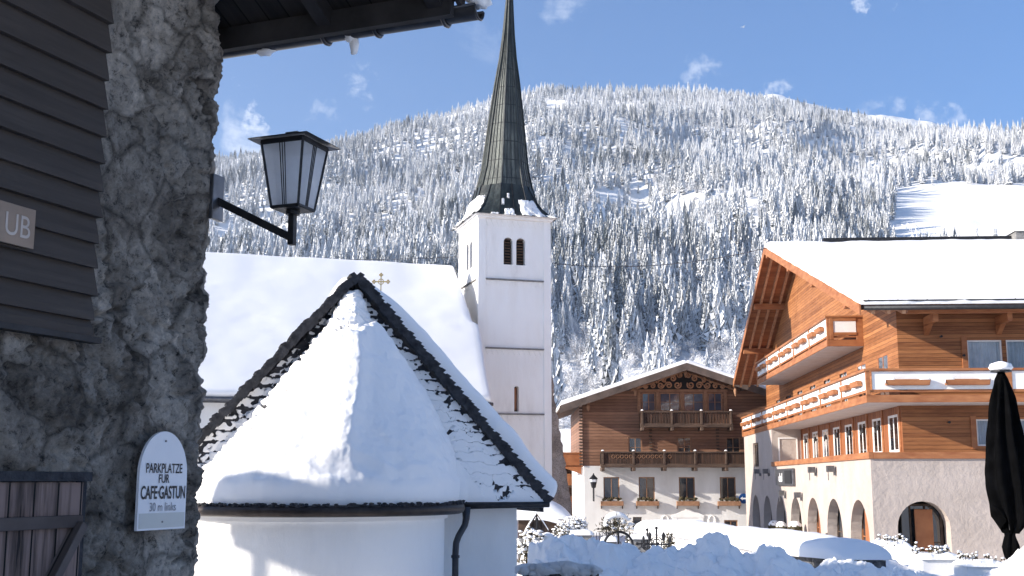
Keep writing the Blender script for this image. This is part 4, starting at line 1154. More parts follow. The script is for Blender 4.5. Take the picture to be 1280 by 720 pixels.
# spire
cx0 = TW / 2; ZT = 33.0; ZS = 19.6
def octr(z):   # circumradius of the octagon
    return interp([(17.8, 2.1), (18.6, 1.8), (19.6, 1.6), (tz(205), 1.34), (tz(100), .78), (tz(42), .36), (ZT, .02)], z)
def ln(z): return .35 * max(0, z - 19) / 13      # the old spire leans a little
mb = MB(); rot8 = pi / 8
prev = None; zz = [18.0, 18.6, 19.6, 20.8, 22, 24, 26, 27.5, 29, 30.4, 31.6, ZT]
vs = []; fs = []
for z in zz:
    for k in range(8):
        a = rot8 + k * pi / 4; vs.append((cx0 + ln(z) + octr(z) * cos(a), cx0 + octr(z) * sin(a), z))
for i in range(len(zz) - 1):
    for k in range(8): fs.append((i * 8 + k, i * 8 + (k + 1) % 8, (i + 1) * 8 + (k + 1) % 8, (i + 1) * 8 + k))
mb.add(vs, fs); sp_ = mb.build('spire', M['spire'], church)
mb = MB()
for k in range(8):
    a = rot8 + k * pi / 4; mb.tube([(cx0 + ln(z) + (octr(z) + .02) * cos(a), cx0 + (octr(z) + .02) * sin(a), z) for z in zz], [.055] * (len(zz) - 1) + [.02], 5)
    for q in (-.5,.0,.5):
        a2 = a + pi / 8 + q * pi / 8; rr = cos(pi / 8) / cos(q * pi / 8)
        mb.tube([(cx0 + ln(z) + (octr(z) * rr + .01) * cos(a2), cx0 + (octr(z) * rr + .01) * sin(a2), z) for z in zz], [.022] * (len(zz) - 1) + [.008], 4)
mb.build('seam', M['skirt'], sp_)
mb = MB(); mb.lathe([(.02, 0), (.12, .2), (.17, .35), (.12, .5), (.03, .65), (.02, 1.5)], (cx0 + .35, cx0, ZT - .1), 10); mb.build('finial', M['gold'], sp_)
# flaring skirt: square eave gathered into the octagon
def skirt(s, lift=0.0, w=1.0):
    pass
eh = TW / 2 + .38
vs = []; fs = []; nn = 32
lev = [(0, 0.0), (.18, .12), (.4, .45), (.7, 1.05), (1.0, 1.9)]
def skpt(t, k, out_=0):
    a = 2 * pi * k / nn
    c, s = cos(a), sin(a); m_ = max(abs(c), abs(s)); sq = (c / m_ * eh, s / m_ * eh)
    ro = octr(TH + 2.1) * cos(pi / 8) / cos(((a + pi / 8) % (pi / 4)) - pi / 8) + .05
    oc = (c * ro, s * ro)
    u = t ** .62
    z = TH + .1 + 2.0 * t ** 1.25
    return Vector((cx0 + sq[0] * (1 - u) + oc[0] * u + c * out_, cx0 + sq[1] * (1 - u) + oc[1] * u + s * out_, z + out_ * .6))
mb = MB(); T_ = [0, .08, .2, .4, .6, .8, 1.0]
for t in T_:
    for k in range(nn): vs.append(skpt(t, k))
for i in range(len(T_) - 1):
    for k in range(nn): fs.append((i * nn + k, i * nn + (k + 1) % nn, (i + 1) * nn + (k + 1) % nn, (i + 1) * nn + k))
mb.add(vs, fs); mb.build('spire_skirt', M['skirt'], church)
mb = MB()
for k in range(0, nn, 2): mb.tube([skpt(t, k, .02) for t in T_], .03, 4)
mb.build('skirt_seam', M['black_metal'], church)
# snow clinging to the skirt
mb = MB()
def patch(k0, k1, t0, t1, th=.09, sd=0):
    def f(u, v):
        e = min(min(u, 1 - u), min(v, 1 - v)); k = min(1, e * 7) ** .5
        uu = u + .12 * fbm(u * 4, v * 4, sd, 3) * (1 if 0 < u < 1 else .6); vv = v + .15 * fbm(u * 5, v * 4, sd + 5, 3)
        kk = k0 + (k1 - k0) * uu; tt = max(.0, min(1, t0 + (t1 - t0) * vv))
        a = math.floor(kk); q = skpt(tt, a, 0).lerp(skpt(tt, a + 1, 0), kk - a); o2 = skpt(tt, a, 1).lerp(skpt(tt, a + 1, 1), kk - a) - q
        return q + o2.normalized() * (k * (th + .03 * fbm(u * 6, v * 6, sd)) + (.01 if k > 0 else -.03))
    mb.grid(f, 26, 22)
patch(24.8, 27.4, .03, .60, .1, 1); patch(22.6, 23.9, .0, .30, .08, 2); patch(21.2, 22.0, .0, .10, .06, 3); patch(27.6, 28.4, .0, .14, .06, 9)
patch(22.2, 22.6, .42, .6, .05, 4); patch(12.4, 19.7, .0, .72, .12, 5); patch(23.0, 23.4, .62, .75, .04, 6); patch(3, 11, 0, .5, .12, 7)
mb.build('skirt_snow', M['snow_lump'], church, smooth_=True)
# rough stone buttress on the tower's right side
mb = MB()
def but(u, v):
    z = -.5 + 10.3 * v
    wx = (1.55 - 1.3 * v ** 1.0); y0 = -.1 + 1.0 * v; y1 = 3.4 - .5 * v
    P = [(TW - .25, y0), (TW + wx, y0 + .15), (TW + wx, y1), (TW - .3, y1)]
    s_ = u * 3; i = min(2, int(s_)); q = s_ - i
    x = P[i][0] * (1 - q) + P[i + 1][0] * q; y = P[i][1] * (1 - q) + P[i + 1][1] * q
    d = .09 * fbm(x * 1.6, z * 1.6, y * 1.6, 5)
    return (x + d, y - d, z)
mb.grid(but, 30, 90); mb.build('buttress', M['butt_stone'], church, smooth_=True)
# nave
NR = 14.95; ND = 7.0; NE = 7.1; yc = TW / 2 + .1; NL = -30.0
def nz_(d): return NR - (NR - NE) * d / ND
xr0 = .25; 
mb = MB()
mb.box(NL, -1.0, yc - ND + .9, yc + ND - .9, -1, NE - .2); mb.box(-1.0, -.75, yc - ND + .9, yc - 2.2, -1, NE - .2)
mb.add([(-1.0, yc - ND + .9, NE - .2), (-1.0, yc + ND - .9, NE - .2), (-1.0, yc, NR - .6)], [(0, 1, 2)])
mb.build('nave_wall', M['white'], church)
mb = MB()
A = [(NL, yc - ND, NE), (-.66, yc - ND, NE), (-.30, yc - 3.3, nz_(3.3)), (-.55, yc - 3.25, nz_(3.25)), (-.8, yc, NR), (NL, yc, NR)]
mb.prism(A, (0, 0, -.2)); mb.prism([(NL, yc + ND, NE), (-.8, yc + ND, NE), (-.8, yc, NR), (NL, yc, NR)], (0, 0, -.2))
nr = mb.build('nave_roof', M['grey_metal'], church)
mb = MB()
Tn = .26
def nwarp(u, v, p):
    dd = yc - p.y
    xr = -.28 - .36 * smooth(3.3, 7, dd) if dd > 3.3 else -.8 + .27 * dd / 3.3 + .2 * smooth(3.15, 3.3, dd)
    q = p.copy(); q.x = NL + (xr - NL) * u; return q
snow_sheet(mb, (NL, yc - ND - .05, NE + .02), (1.0, yc - ND - .05, NE + .02), (1.0, yc + .1, NR + .1), (NL, yc + .1, NR + .1), Tn, 90, 90, .05, .35, .22, seed=4, warp=nwarp)
snow_sheet(mb, (NL, yc + ND, NE), (-.8, yc + ND, NE), (-.8, yc, NR + .05), (NL, yc, NR + .05), .2, 20, 10, .05, .5, .2)
mb.build('nave_snow', M['snow_far'], nr, smooth_=True)
mb = MB(); mb.tube([(NL, yc - ND - .12, NE - .08), (-.6, yc - ND - .12, NE - .08)], .09, 8); mb.build('gutter', M['grey_metal'], nr, smooth_=True)

# ================================================================== CHAPEL in front
GA = radians(15.0); AP = W(443, 350, 18.0); CHO = Vector((AP.x, AP.y, 0))
chapel = thing('chapel', 'small white chapel apse with steep snow-laden roof and dark shingled gable edge', 'chapel', CHO, GA)
HW = 3.05; EZ = 2.97; AZ = AP.z
BACK = 5.0
mb = MB()
wx_ = HW - .42
mb.quad((-wx_, 0, -.5), (wx_, 0, -.5), (wx_, 0, EZ), (-wx_, 0, EZ))
mb.add([(-wx_, 0, EZ), (wx_, 0, EZ), (0, 0, AZ - .35)], [(0, 1, 2)])
for s in (-1, 1): mb.quad((s * wx_, 0, -.5), (s * wx_, BACK, -.5), (s * wx_, BACK, EZ + .1), (s * wx_, 0, EZ + .1))
ACX, AF, AR = -.42, .25, 1.80
def apse(t, r):     # t 0..1 from right to left, local frame with -y towards the camera
    a = -.0 + pi * t
    return Vector((ACX + r * cos(a), -AF - r * sin(a), 0))
pts = [Vector((ACX + AR, 0, 0))] + [apse(i / 48, AR) for i in range(49)] + [Vector((ACX - AR, 0, 0))]
for a, b in zip(pts, pts[1:]):
    mb.quad(a + Vector((0, 0, -.5)), b + Vector((0, 0, -.5)), b + Vector((0, 0, EZ - .02)), a + Vector((0, 0, EZ - .02)))
mb.build('wall', M['white'], chapel, smooth_=False)
# coved cornice under the eave
mb = MB()
for (dr, z0, z1) in ((.05, EZ - .20, EZ - .12), (.10, EZ - .12, EZ - .03)):
    q = [Vector((ACX + AR + dr, 0, 0))] + [apse(i / 48, AR + dr) for i in range(49)] + [Vector((ACX - AR - dr, 0, 0))]
    for a, b in zip(q, q[1:]):
        mb.quad(a + Vector((0, 0, z0)), b + Vector((0, 0, z0)), b + Vector((0, 0, z1)), a + Vector((0, 0, z1)))
    q2 = q + [Vector((ACX - AR + .1, 0, 0)), Vector((ACX + AR - .1, 0, 0))]
    mb.add([v + Vector((0, 0, z0)) for v in q2], [tuple(range(len(q2)))])
mb.build('cornice', M['white'], chapel)
# conical roof with its snow
RR = AR + .2
eave = [Vector((HW - .02, -.30, EZ)), Vector((2.35, -.30, EZ)), Vector((1.75, -.32, EZ))] + [apse(t, RR) + Vector((0, 0, EZ)) for t in [.03 + .94 * i / 40 for i in range(41)]] + [Vector((-2.6, -.32, EZ)), Vector((-HW + .02, -.30, EZ))]
# resample evenly
Ls = [0]
for a, b in zip(eave, eave[1:]): Ls.append(Ls[-1] + (b - a).length)
def ev(u):
    s = u * Ls[-1]
    for i in range(len(eave) - 1):
        if s <= Ls[i + 1] + 1e-9: return eave[i].lerp(eave[i + 1], (s - Ls[i]) / (Ls[i + 1] - Ls[i]))
    return eave[-1].copy()
apex = Vector((0, -.03, AZ - .13))
mb = MB(); mb.grid(lambda u, v: ev(u).lerp(apex, v), 90, 20)
cr_ = mb.build('apse_roof', M['shingle_dark'], chapel)
mb = MB()
def cone_snow(u, v):
    e = ev(u); e.z += .02
    p = e.lerp(apex, v)
    # distance from the two gable edges (rough zone) and from the crest
    dr = u * Ls[-1] * (1 - v); dl = (1 - u) * Ls[-1] * (1 - v)
    side = min(dr * .88, dl * .60)
    wz = .55 + .45 * (1 - v)
    cover = smooth(.75 * wz, 1.15 * wz, side + .14 * fbm(p.x * 3, p.z * 3, 1, 3))
    edge = 1 if v > .03 else smooth(-.012, .03, v)
    tip = 1 - smooth(.94, 1.0, v)
    thick = (.07 + .21 * cover) * tip
    lump = fbm(p.x * 1.1, p.y * 1.1, p.z * 1.1, 5)
    h = thick + .05 * lump * cover
    # crest running down the middle
    uc = .535 + .01 * sin(v * 9); dc = (u - uc) * Ls[-1] * (1 - v)
    h += .15 * math.exp(-(dc / .30) ** 2) * (.3 + .7 * smooth(.05, .25, v)) * tip * (1 if dc > 0 else math.exp(-(dc / .15) ** 2))
    # courses of shingles showing in the rough zone
    r = 1 - cover
    if r > .02:
        c = noise.noise(Vector((p.x * 6.5, p.z * 9, 3))) + .6 * noise.noise(Vector((p.x * 15, p.z * 19, 7)))
        c2 = noise.noise(Vector((p.x * 3.2, p.z * 2.6, 11)))
        zc = (p.z * 6.2 + .35 * noise.noise(Vector((p.x * 4, 0, 2)))) % 1
        h += r * (.05 * c - .04 * (zc < .22)) - (.13 * r if (c + .9 * c2 > .50) else 0)
        h -= .07 * (1 - smooth(.05, .45, side)) * edge
    # low drifts and slumps near the eave
    lo = 1 - smooth(.05, .20, v)
    h += lo * cover * (.07 * noise.noise(Vector((p.x * 3.5, p.y * 3.5, p.z * 5))) + .03)
    h += cover * (.012 * fbm(p.x * 7, p.y * 7, p.z * 5, 3) + .004 * noise.noise(Vector((u * 60, v * 5, 3))))
    nrm = Vector((e.x - ACX * .6, e.y + .2, 0)).normalized() * (.22 + .5 * smooth(0, .22, v)) + Vector((0, 0, .72))
    q = p + nrm * (h * edge)
    q.z -= (1 - edge) * .015
    if v == 0: q = e + Vector((0, 0, -.0)) + nrm * .0
    return q
us = [i / 420 for i in range(421)]
vv = [0, .003, .008, .016, .028] + [.04 + .96 * i / 230 for i in range(231)]
mb.grid(cone_snow, 0, 0, 0, us, vv)
mb.build('roof_snow', M['snow_roof'], cr_, smooth_=True)
# gutter of the apse
mb = MB()
gp = [p + Vector((0, 0, -.06)) for p in [ev(.0 + i / 140) for i in range(141)] if p.x < 1.62]
gq = []
for i, p in enumerate(gp):
    d = Vector((p.x - ACX, p.y + AF * .5, 0)).normalized() * .035; gq.append(p + d)
mb.tube(gq, .075, 8)
g_ = mb.build('gutter', M['gutter'], cr_, smooth_=True)
mb = MB(); rr_ = random.Random(3)
for i in range(300):
    p = gq[int(rr_.random() * (len(gq) - 1))].lerp(gq[min(len(gq) - 1, int(rr_.random() * 2) + 1)], 0) + Vector((rr_.uniform(-.02, .02), -.03, .07 + rr_.uniform(-.01, .03)))
    blob(mb, p, (.03, .03, .02), .5, 3, 3)
mb.build('gutter_debris', M['shingle_dark'], g_)
mb = MB(); mb.tube([(1.68, -.36, EZ - .04), (HW, -.36, EZ - .02)], .045, 8); mb.build('gutter', M['black_metal'], cr_, smooth_=True)
# verge: rows of overlapping dark shingles
mb = MB(); rr_ = random.Random(8)
for s in (-1, 1):
    K = 74
    a = Vector((s * (HW + .03), 0, EZ + .02)); b = Vector((0, 0, AZ + .02)); d = (b - a).normalized(); n_ = Vector((-d.z * 1, 0, d.x)); n_ = n_ if n_.z > 0 else -n_
    L_ = (b - a).length
    for i in range(K):
        c = a + d * (L_ * (i + .5) / K); r0 = rr_.uniform(-.028, .022); th = .065 + rr_.uniform(-.012, .02)
        hl = L_ / K * .62
        mb.add([c - d * hl - n_ * th + Vector((0, -.30, 0)), c + d * hl - n_ * (th - .01) + Vector((0, -.30, 0)), c + d * hl + n_ * (.06 + r0) + Vector((0, -.32, 0)), c - d * hl + n_ * (.085 + r0) + Vector((0, -.32, 0)),
                c - d * hl - n_ * th + Vector((0, .2, 0)), c + d * hl - n_ * (th - .01) + Vector((0, .2, 0)), c + d * hl + n_ * (.06 + r0) + Vector((0, .2, 0)), c - d * hl + n_ * (.085 + r0) + Vector((0, .2, 0))],
               [(0, 1, 2, 3), (7, 6, 5, 4), (0, 4, 5, 1), (1, 5, 6, 2), (2, 6, 7, 3), (3, 7, 4, 0)])
mb.build('verge', M['shingle_dark'], chapel)
mb = MB()
for s in (-1, 1): mb.prism([(s * (HW + .05), .1, EZ - .05), (0, .1, AZ - .05), (0, .1, AZ - .15), (s * (HW + .05), .1, EZ - .15)], (0, BACK, 0))
nr2 = mb.build('nave_roof', M['shingle_dark'], chapel)
mb = MB()
snow_sheet(mb, (HW + .12, -.02, EZ - .02), (0.0, -.02, AZ + .01), (0.0, BACK, AZ + .01), (HW + .12, BACK, EZ - .02), .36, 60, 30, .05, .8, .16, seed=2, thin=lambda u, v: 1 - .45 * smooth(.8, 1, u))
snow_sheet(mb, (-HW - .1, .02, EZ - .02), (0, .02, AZ + .01), (0, BACK, AZ + .01), (-HW - .1, BACK, EZ - .02), .10, 60, 20, .05, 1.2, .1, seed=5, thin=lambda u, v: .5 + .9 * smooth(.86, 1, u))
mb.build('nave_snow', M['snow_roof'], nr2, smooth_=True)
# downpipes
mb = MB()
mb.tube([(1.72, -.42, EZ - .05), (1.72, -.42, EZ - .22), (1.70, -.42, EZ - .32), (1.60, -.44, EZ - .48), (1.56, -.45, EZ - .58), (1.55, -.45, EZ - .75), (1.55, -.45, -.3)], [.07, .055, .05, .05, .05, .05, .05], 10)
for z in (EZ - .8, EZ - 1.8): mb.tube([(1.55, -.45, z), (1.55, -.45, z + .04)], .066, 10)
mb.build('downpipe', noise_mat('dark downpipe', [(.03, .033, .04), (.055, .06, .07)], 3, 4, .35, .05, metal=.5), chapel, smooth_=True)
mb = MB()
x_ = -2.06
mb.tube([(x_ - .6, -.35, EZ - .32), (x_ - .3, -.35, EZ - .30), (x_ - .08, -.4, EZ - .36), (x_ , -.42, EZ - .5), (x_ , -.42, EZ - .75), (x_, -.42, -.3)], .05, 10)
mb.build('downpipe', M['tower_white'], chapel, smooth_=True)

# unseen shelter added out of view to throw a shadow over the apse foot
QD = Vector((-sin(PHI), cos(PHI), 0)); SH = Vector((-cos(PHI), -sin(PHI), 0))
PS = Vector((-3.35, 16.15, 0)); qe = PS + SH * 9.0
caster = thing('added_shadow_shelter', 'unseen open-sided timber shelter with rounded snowy roof, added to shade the chapel', 'shelter', qe, atan2(QD.y, QD.x))
for x in (-1.9, -.2):
    for y in (.2, .9):
        mb = MB(); mb.box(x - .08, x + .08, y - .08, y + .08, 0, 5.95); mb.build('post', M['brown_beam'], caster)
mb = MB(); mb.box(-2.3, .1, 0, 1.1, 5.95, 6.1); r_ = mb.build('roof', M['brown_beam'], caster)
mb = MB(); pillow(mb, -2.35, .15, -.05, 1.15, 6.1, .80, .10, 1.2, 40); mb.build('roof_snow', M['snow_roof'], r_, smooth_=True)

# gilded cross standing behind the gable
p = W(476, 366, 21.5)
t = thing('gilded_cross', 'small gilded cross with trefoil ends rising behind the chapel gable', 'cross', (p.x, p.y, p.z))
mb = MB()
def trefoil(c, r=.024):
    for d in ((r, 0), (-r, 0), (0, r), (0, -r)): blob(mb, (c[0] + d[0], 0, c[1] + d[1]), (r * .8, .014, r * .8), 0, 1, 4)
mb.beam((0, 0, 0), (0, 0, .34), .022, .018); mb.beam((-.12, 0, .21), (.12, 0, .21), .018, .022)
for c in ((0, .34), (-.13, .21), (.13, .21)): trefoil(c)
mb.tube([(.05 * cos(a), 0, .21 + .05 * sin(a)) for a in [i * pi / 6 for i in range(12)]], .009, 5, close=True)
mb.build('cross_arms', M['gold'], t)
mb = MB(); mb.tube([(0, 0, -2.5), (0, 0, -.04)], .03, 6); blob(mb, (0, 0, -.04), (.06, .06, .045), .2, 2, 5); mb.build('post', M['stone_grey'], t)

# ================================================================== STONE HUT on the left
HA = atan2(.933, .36)                      # direction of the visible wall (away from the camera)
K0 = Vector((W(263, 350, 7.5).x, 7.5, 0))
hv = Vector((cos(HA), sin(HA), 0)); hn = Vector((sin(HA), -cos(HA), 0))
HRZ = HA - pi / 2                          # local y = along wall away, local x = outward (to the right)
hut = thing('stone_hut', 'old rubble-stone house with projecting dark eave filling the left edge', 'house', K0, HRZ)
HM = Matrix.Translation(K0) @ Matrix.Rotation(HRZ, 4, 'Z'); HI = HM.inverted()


def hwall(px, py, off=0):
    """hit of a photo pixel with the hut's wall plane -> local (y along the wall, z)"""
    q = W(px, py, 10) - Vector((0, 0, CZ)); c = HI @ Vector((0, 0, CZ)); d = (HI.to_3x3() @ q)
    t = (off - c.x) / d.x; r = c + d * t
    return r.y, r.z


def stone_h(y, z, wgt=1.0):
    p = Vector((y * 1.0, z * 1.25, 0))
    p += Vector((noise.noise(p * 2.2 + Vector((3, 1, 1))), noise.noise(p * 2.2 + Vector((9, 7, 1))), 0)) * .28
    d, pt = noise.voronoi(p * 2.3)
    e = min(1, max(0, (d[1] - d[0]) * 2.2))
    st = pt[0]; hk = noise.noise(Vector(st) * 5.3)
    m = noise.noise(Vector((y * 1.3, z * 1.1, 8)))            # where mortar has come off
    ero = smooth(-.25, .30, m + .35 * smooth(.9, .1, abs(y)))
    h = .045 * smooth(.0, .45, e) * (.35 + .65 * ero) + .035 * hk * ero
    h += .030 * fbm(y * 5, z * 5, 2, 6, .6) + .022 * (.3 + .7 * ero) * (.4 - abs(noise.noise(Vector((y * 9, z * 12, 4)))) * 2) + .016 * (.3 + ero) * fbm(y * 24, z * 24, 4, 4, .6)
    pit = noise.noise(Vector((y * 13, z * 11, 5)))
    h -= ero * .035 * smooth(.25, .6, pit)
    return h * wgt


mb = MB()
ys = []
ZB, ZTp = .6, 6.9
yw = -5.5
cols = []
# columns: along the visible wall, round the corner, then along the far wall
s = -5.5
while s < -2.0: cols.append(s); s += .03
while s < -.02: cols.append(s); s += .0115
kz = []
z = ZB
while z < ZTp: kz.append(z); z += .0125 if 1.9 < z < 6.4 else .04
RC = .10
def wallpt(s, z):
    if s <= -RC: y, x, nx, ny = s, 0, 1, 0
    elif s <= RC * (pi / 2) - RC:
        a = (s + RC) / RC; y = -RC + RC * sin(a); x = -RC + RC * cos(a); nx, ny = cos(a), sin(a)
    else:
        u = s - (RC * pi / 2 - RC); x = -RC - u; y = 0; nx, ny = 0, 1
    wob = .022 * fbm(z * 1.1, 3, 1, 4) + .014 * fbm(z * 5, 3, 1, 3)
    c = smooth(-.6, 0, s)
    h = stone_h(s, z) * (1 - .35 * smooth(-.25, 0, s))
    return (x + nx * h, y + ny * (h + wob) + (wob * c if ny == 0 else 0), z)
while s < 1.2: cols.append(s); s += .0115 if s < .35 else .04
n = len(cols)
vs = [wallpt(s, z) for z in kz for s in cols]
fs = [(j * n + i, j * n + i + 1, (j + 1) * n + i + 1, (j + 1) * n + i) for j in range(len(kz) - 1) for i in range(n - 1)]
mb.add(vs, fs)
mb.build('stone_wall', M['rubble'], hut, smooth_=True, recalc=False)
GZ = W(275, 62, 8.0).z; RYS = .40
def hz(y): return GZ + .08 + (.42 - y) * RYS if y > -5.2 else GZ + .08 + 5.62 * RYS - (-5.2 - y) * RYS
mb = MB()     # rest of the body
mb.box(-11, -.12, -10.4, -.16, 0, 6.4)
mb.add([(-.12, -10.4, 6.4), (-.12, -.1, 6.4), (-.12, -5.2, hz(-5.2) - .2)], [(0, 1, 2)]); mb.add([(-11, -10.4, 6.4), (-11, -.1, 6.4), (-11, -5.2, hz(-5.2) - .2)], [(0, 1, 2)])
mb.build('house_body', M['rubble'], hut)
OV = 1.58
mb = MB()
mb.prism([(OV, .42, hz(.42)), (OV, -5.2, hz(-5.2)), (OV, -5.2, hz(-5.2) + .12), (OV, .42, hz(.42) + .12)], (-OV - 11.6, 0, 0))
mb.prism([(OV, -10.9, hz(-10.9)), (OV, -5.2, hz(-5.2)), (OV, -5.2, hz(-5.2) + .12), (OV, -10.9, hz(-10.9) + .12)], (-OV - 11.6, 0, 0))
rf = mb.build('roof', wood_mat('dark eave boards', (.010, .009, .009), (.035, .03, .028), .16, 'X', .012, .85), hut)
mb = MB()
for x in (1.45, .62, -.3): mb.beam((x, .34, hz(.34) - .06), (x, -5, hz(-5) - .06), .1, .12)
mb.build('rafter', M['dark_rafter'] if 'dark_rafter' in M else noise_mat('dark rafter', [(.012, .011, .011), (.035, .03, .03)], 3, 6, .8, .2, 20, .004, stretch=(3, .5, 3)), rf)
mb = MB(); mb.box(-11.5, OV - .02, .30, .36, hz(.36) - .16, hz(.36)); mb.build('fascia', noise_mat('fascia', [(.012, .011, .011), (.04, .035, .033)], 3, 6, .8, .2, 20, .004), rf)
mb = MB()
gy = .45
# half-round gutter
def gut(u, v):
    a = pi * v; x = OV + .12 - u * (OV + 6); return (x, gy + .075 * cos(a) * -1, GZ + .02 - .075 * sin(a))
mb.grid(gut, 30, 10); mb.tube([(OV + .12, gy + .075, GZ + .02), (-6, gy + .075, GZ + .02)], .012, 6); mb.tube([(OV + .12, gy - .075, GZ + .02), (-6, gy - .075, GZ + .02)], .012, 6)
mb.tube([(OV + .12 , gy + .075 * cos(a), GZ + .02 - .075 * sin(a)) for a in [pi * i / 8 for i in range(9)]], .009, 5)
for x in (OV - .12, .95, .55): mb.tube([(x, gy + .085 * cos(a), GZ + .02 - .085 * sin(a)) for a in [pi * i / 8 for i in range(9)]], .014, 5)
gto = mb.build('gutter', M['gutter_grey'] if 'gutter_grey' in M else noise_mat('eave gutter', [(.03, .03, .034), (.09, .085, .085)], 3, 6, .35, .08, 20, .003, metal=.6), rf, smooth_=True)
mb = MB(); mb.box(OV + .02, OV + .05, -5.2, .40, 0, .0001) if False else None
mb.prism([(OV + .002, .42, hz(.42) - .08), (OV + .002, -5.2, hz(-5.2) - .08), (OV + .002, -5.2, hz(-5.2) + .16), (OV + .002, .42, hz(.42) + .16)], (.03, 0, 0)); mb.build('barge_board', noise_mat('barge', [(.02, .018, .017), (.05, .042, .04)], 3, 6, .8, .2, 20, .004), rf)
mb = MB(); snow_sheet(mb, (-11.4, .5, hz(.42) + .13), (OV + .02, .5, hz(.42) + .13), (OV + .02, -5.2, hz(-5.2) + .13), (-11.4, -5.2, hz(-5.2) + .13), .4, 30, 20, .05, .8, .2)
snow_sheet(mb, (-11.4, -10.9, hz(-10.9) + .13), (OV + .02, -10.9, hz(-10.9) + .13), (OV + .02, -5.2, hz(-5.2) + .13), (-11.4, -5.2, hz(-5.2) + .13), .4, 12, 12, .05, .8, .2)
mb.build('roof_snow', M['snow_roof'], rf, smooth_=True)
# snow and ice lumps hanging at the gutter
mb = MB(); blob(mb, (.76, gy + .02, GZ - .09), (.028, .03, .075), .35, 2, 8); blob(mb, (.74, gy, GZ - .04), (.04, .04, .04), .3, 2, 6)
blob(mb, (.06, gy, GZ - .055), (.07, .04, .028), .35, 2, 8); blob(mb, (OV + .13, gy, GZ + .07), (.07, .07, .05), .4, 2, 8); blob(mb, (OV + .1, gy - .02, GZ + .12), (.12, .08, .05), .3, 2, 8)
mb.build('ice_lump', M['snow_lump'], gto, smooth_=True)

# weather-boarded shutter
yr0, _z = hwall(131, 200, .1)
zbot = hwall(60, 411)[1]; 
edges = [hwall(140, y)[1] for y in (60,)]
mb = MB()
zc = zbot + .04; i = 0
rb = random.Random(4)
ysp = hwall(120, 418)[0]
rowpx = [418, 398, 368, 333, 302, 270, 237, 203, 169, 134, 99, 63, 27, -9, -45, -81]
rows = [hwall(interp([(0, 142), (420, 120)], y), y, .1)[1] for y in rowpx]
for zlo, zhi in zip(rows, rows[1:]):
    e = rb.uniform(-.008, .008)
    mb.prism([(.052, 0, zlo - .012), (.105 + rb.uniform(-.004, .004), 0, zlo - .014 + rb.uniform(-.004, .004)), (.095, 0, zlo + .03), (.06, 0, zhi + .01), (.045, 0, zhi + .01)], (0, -2.6, 0))
    for q in range(-5, 0): mb.v[q - 5] = (mb.v[q - 5][0], yr0 + e, mb.v[q - 5][2]); mb.v[q] = (mb.v[q][0], yr0 - 2.8, mb.v[q][2])
mb.build('board_cladding', wood_mat('charcoal boards', (.040, .031, .025), (.075, .060, .050), 10, 'Z', 0, .7, grain=1.2), hut, bevel=.003)
mb = MB(); mb.box(.02, .05, yr0 - 2.8, yr0 + .0, rows[0], 6.6); mb.box(.05, .125, yr0 - 2.8, yr0 + .03, rows[0] - .05, rows[0] - .018); mb.build('shutter_frame', M['black_metal'], hut)

# plaque on the boards
y0_, z0_ = hwall(40, 312, .12); y1_, z1_ = hwall(40, 262, .12)
t = thing('name_plaque', 'pale brown metal plaque with engraved letters screwed to the dark boards', 'plaque', HM @ Vector((.118, y0_, z0_)), HRZ)
hp = z1_ - z0_
mb = MB(); mb.box(0, .012, -.62, 0, 0, hp); mb.build('plate', noise_mat('plaque metal', [(.20, .145, .105), (.27, .20, .15)], 3, 5, .4, .1, 40, .001, metal=.4), t, bevel=.002)
text_mesh('UB', hp * .80, noise_mat('engraving', [(.42, .35, .30), (.55, .47, .4)], 4, 4, .5, 0), t, frame_m((.0125, -.03, hp * .22), (0, 1, 0), (0, 0, 1)), ext=.0015, align='RIGHT', sx=.85)

# parking sign
ya, za_ = hwall(170, 664, .1); yb_, zb_ = hwall(230, 661, .1); ztop = hwall(203, 539, .1)[1]
SW = yb_ - ya
t = thing('parking_sign', 'white round-topped parking sign with black lettering screwed to the stone wall', 'sign', HM @ Vector((.085, ya, za_)), HRZ)
SHt = ztop - za_; r_ = SW / 2
arc = [(0, 0)] + [(SW, 0)] + [(r_ + r_ * cos(pi * i / 24), SHt - r_ * 1.15 + r_ * 1.15 * sin(pi * i / 24)) for i in range(25)]
mb = MB(); mb.prism([(0, a, b) for a, b in arc], (.02, 0, 0)); mb.build('sign_board', noise_mat('sign enamel', [(.72, .71, .71), (.80, .79, .79)], 2, 5, .35, .05), t, bevel=.002)
mb = MB(); mb.box(.0205, .0225, .012, SW - .012, .012, SHt * .17); mb.build('blank_strip', noise_mat('beige strip', [(.54, .53, .48), (.62, .61, .56)], 2, 5, .5, .05), t)
ink = noise_mat('sign ink', [(.02, .02, .022), (.035, .035, .037)], 4, 4, .5, 0)
inkg = noise_mat('grey sign ink', [(.24, .24, .245), (.32, .32, .325)], 8, 4, .6, 0)
def stext(s_, hgt, width, zf, mat, bold=.0):
    o = text_mesh(s_, 1.0, mat, t, Matrix.Identity(4), ext=0, bold=bold)
    me = o.data; xs = [v.co.x for v in me.vertices]; ys_ = [v.co.y for v in me.vertices]
    w0 = max(xs) - min(xs); h0 = .69
    me.transform(frame_m((.0235, SW / 2, SHt * zf), (0, 1, 0), (0, 0, 1)) @ Matrix.Diagonal((width / w0, hgt / h0, 1, 1)) @ Matrix.Translation((-(max(xs) + min(xs)) / 2, 0, 0)))
stext('PARKPLATZE', SHt * .095, SW * .76, .575, ink, .012)
stext('FUR', SHt * .085, SW * .22, .475, ink, .014)
stext('CAFE·GASTUN', SHt * .125, SW * .93, .315, ink, .022)
stext('30 m links', SHt * .085, SW * .55, .19, inkg, .004)
mb = MB()
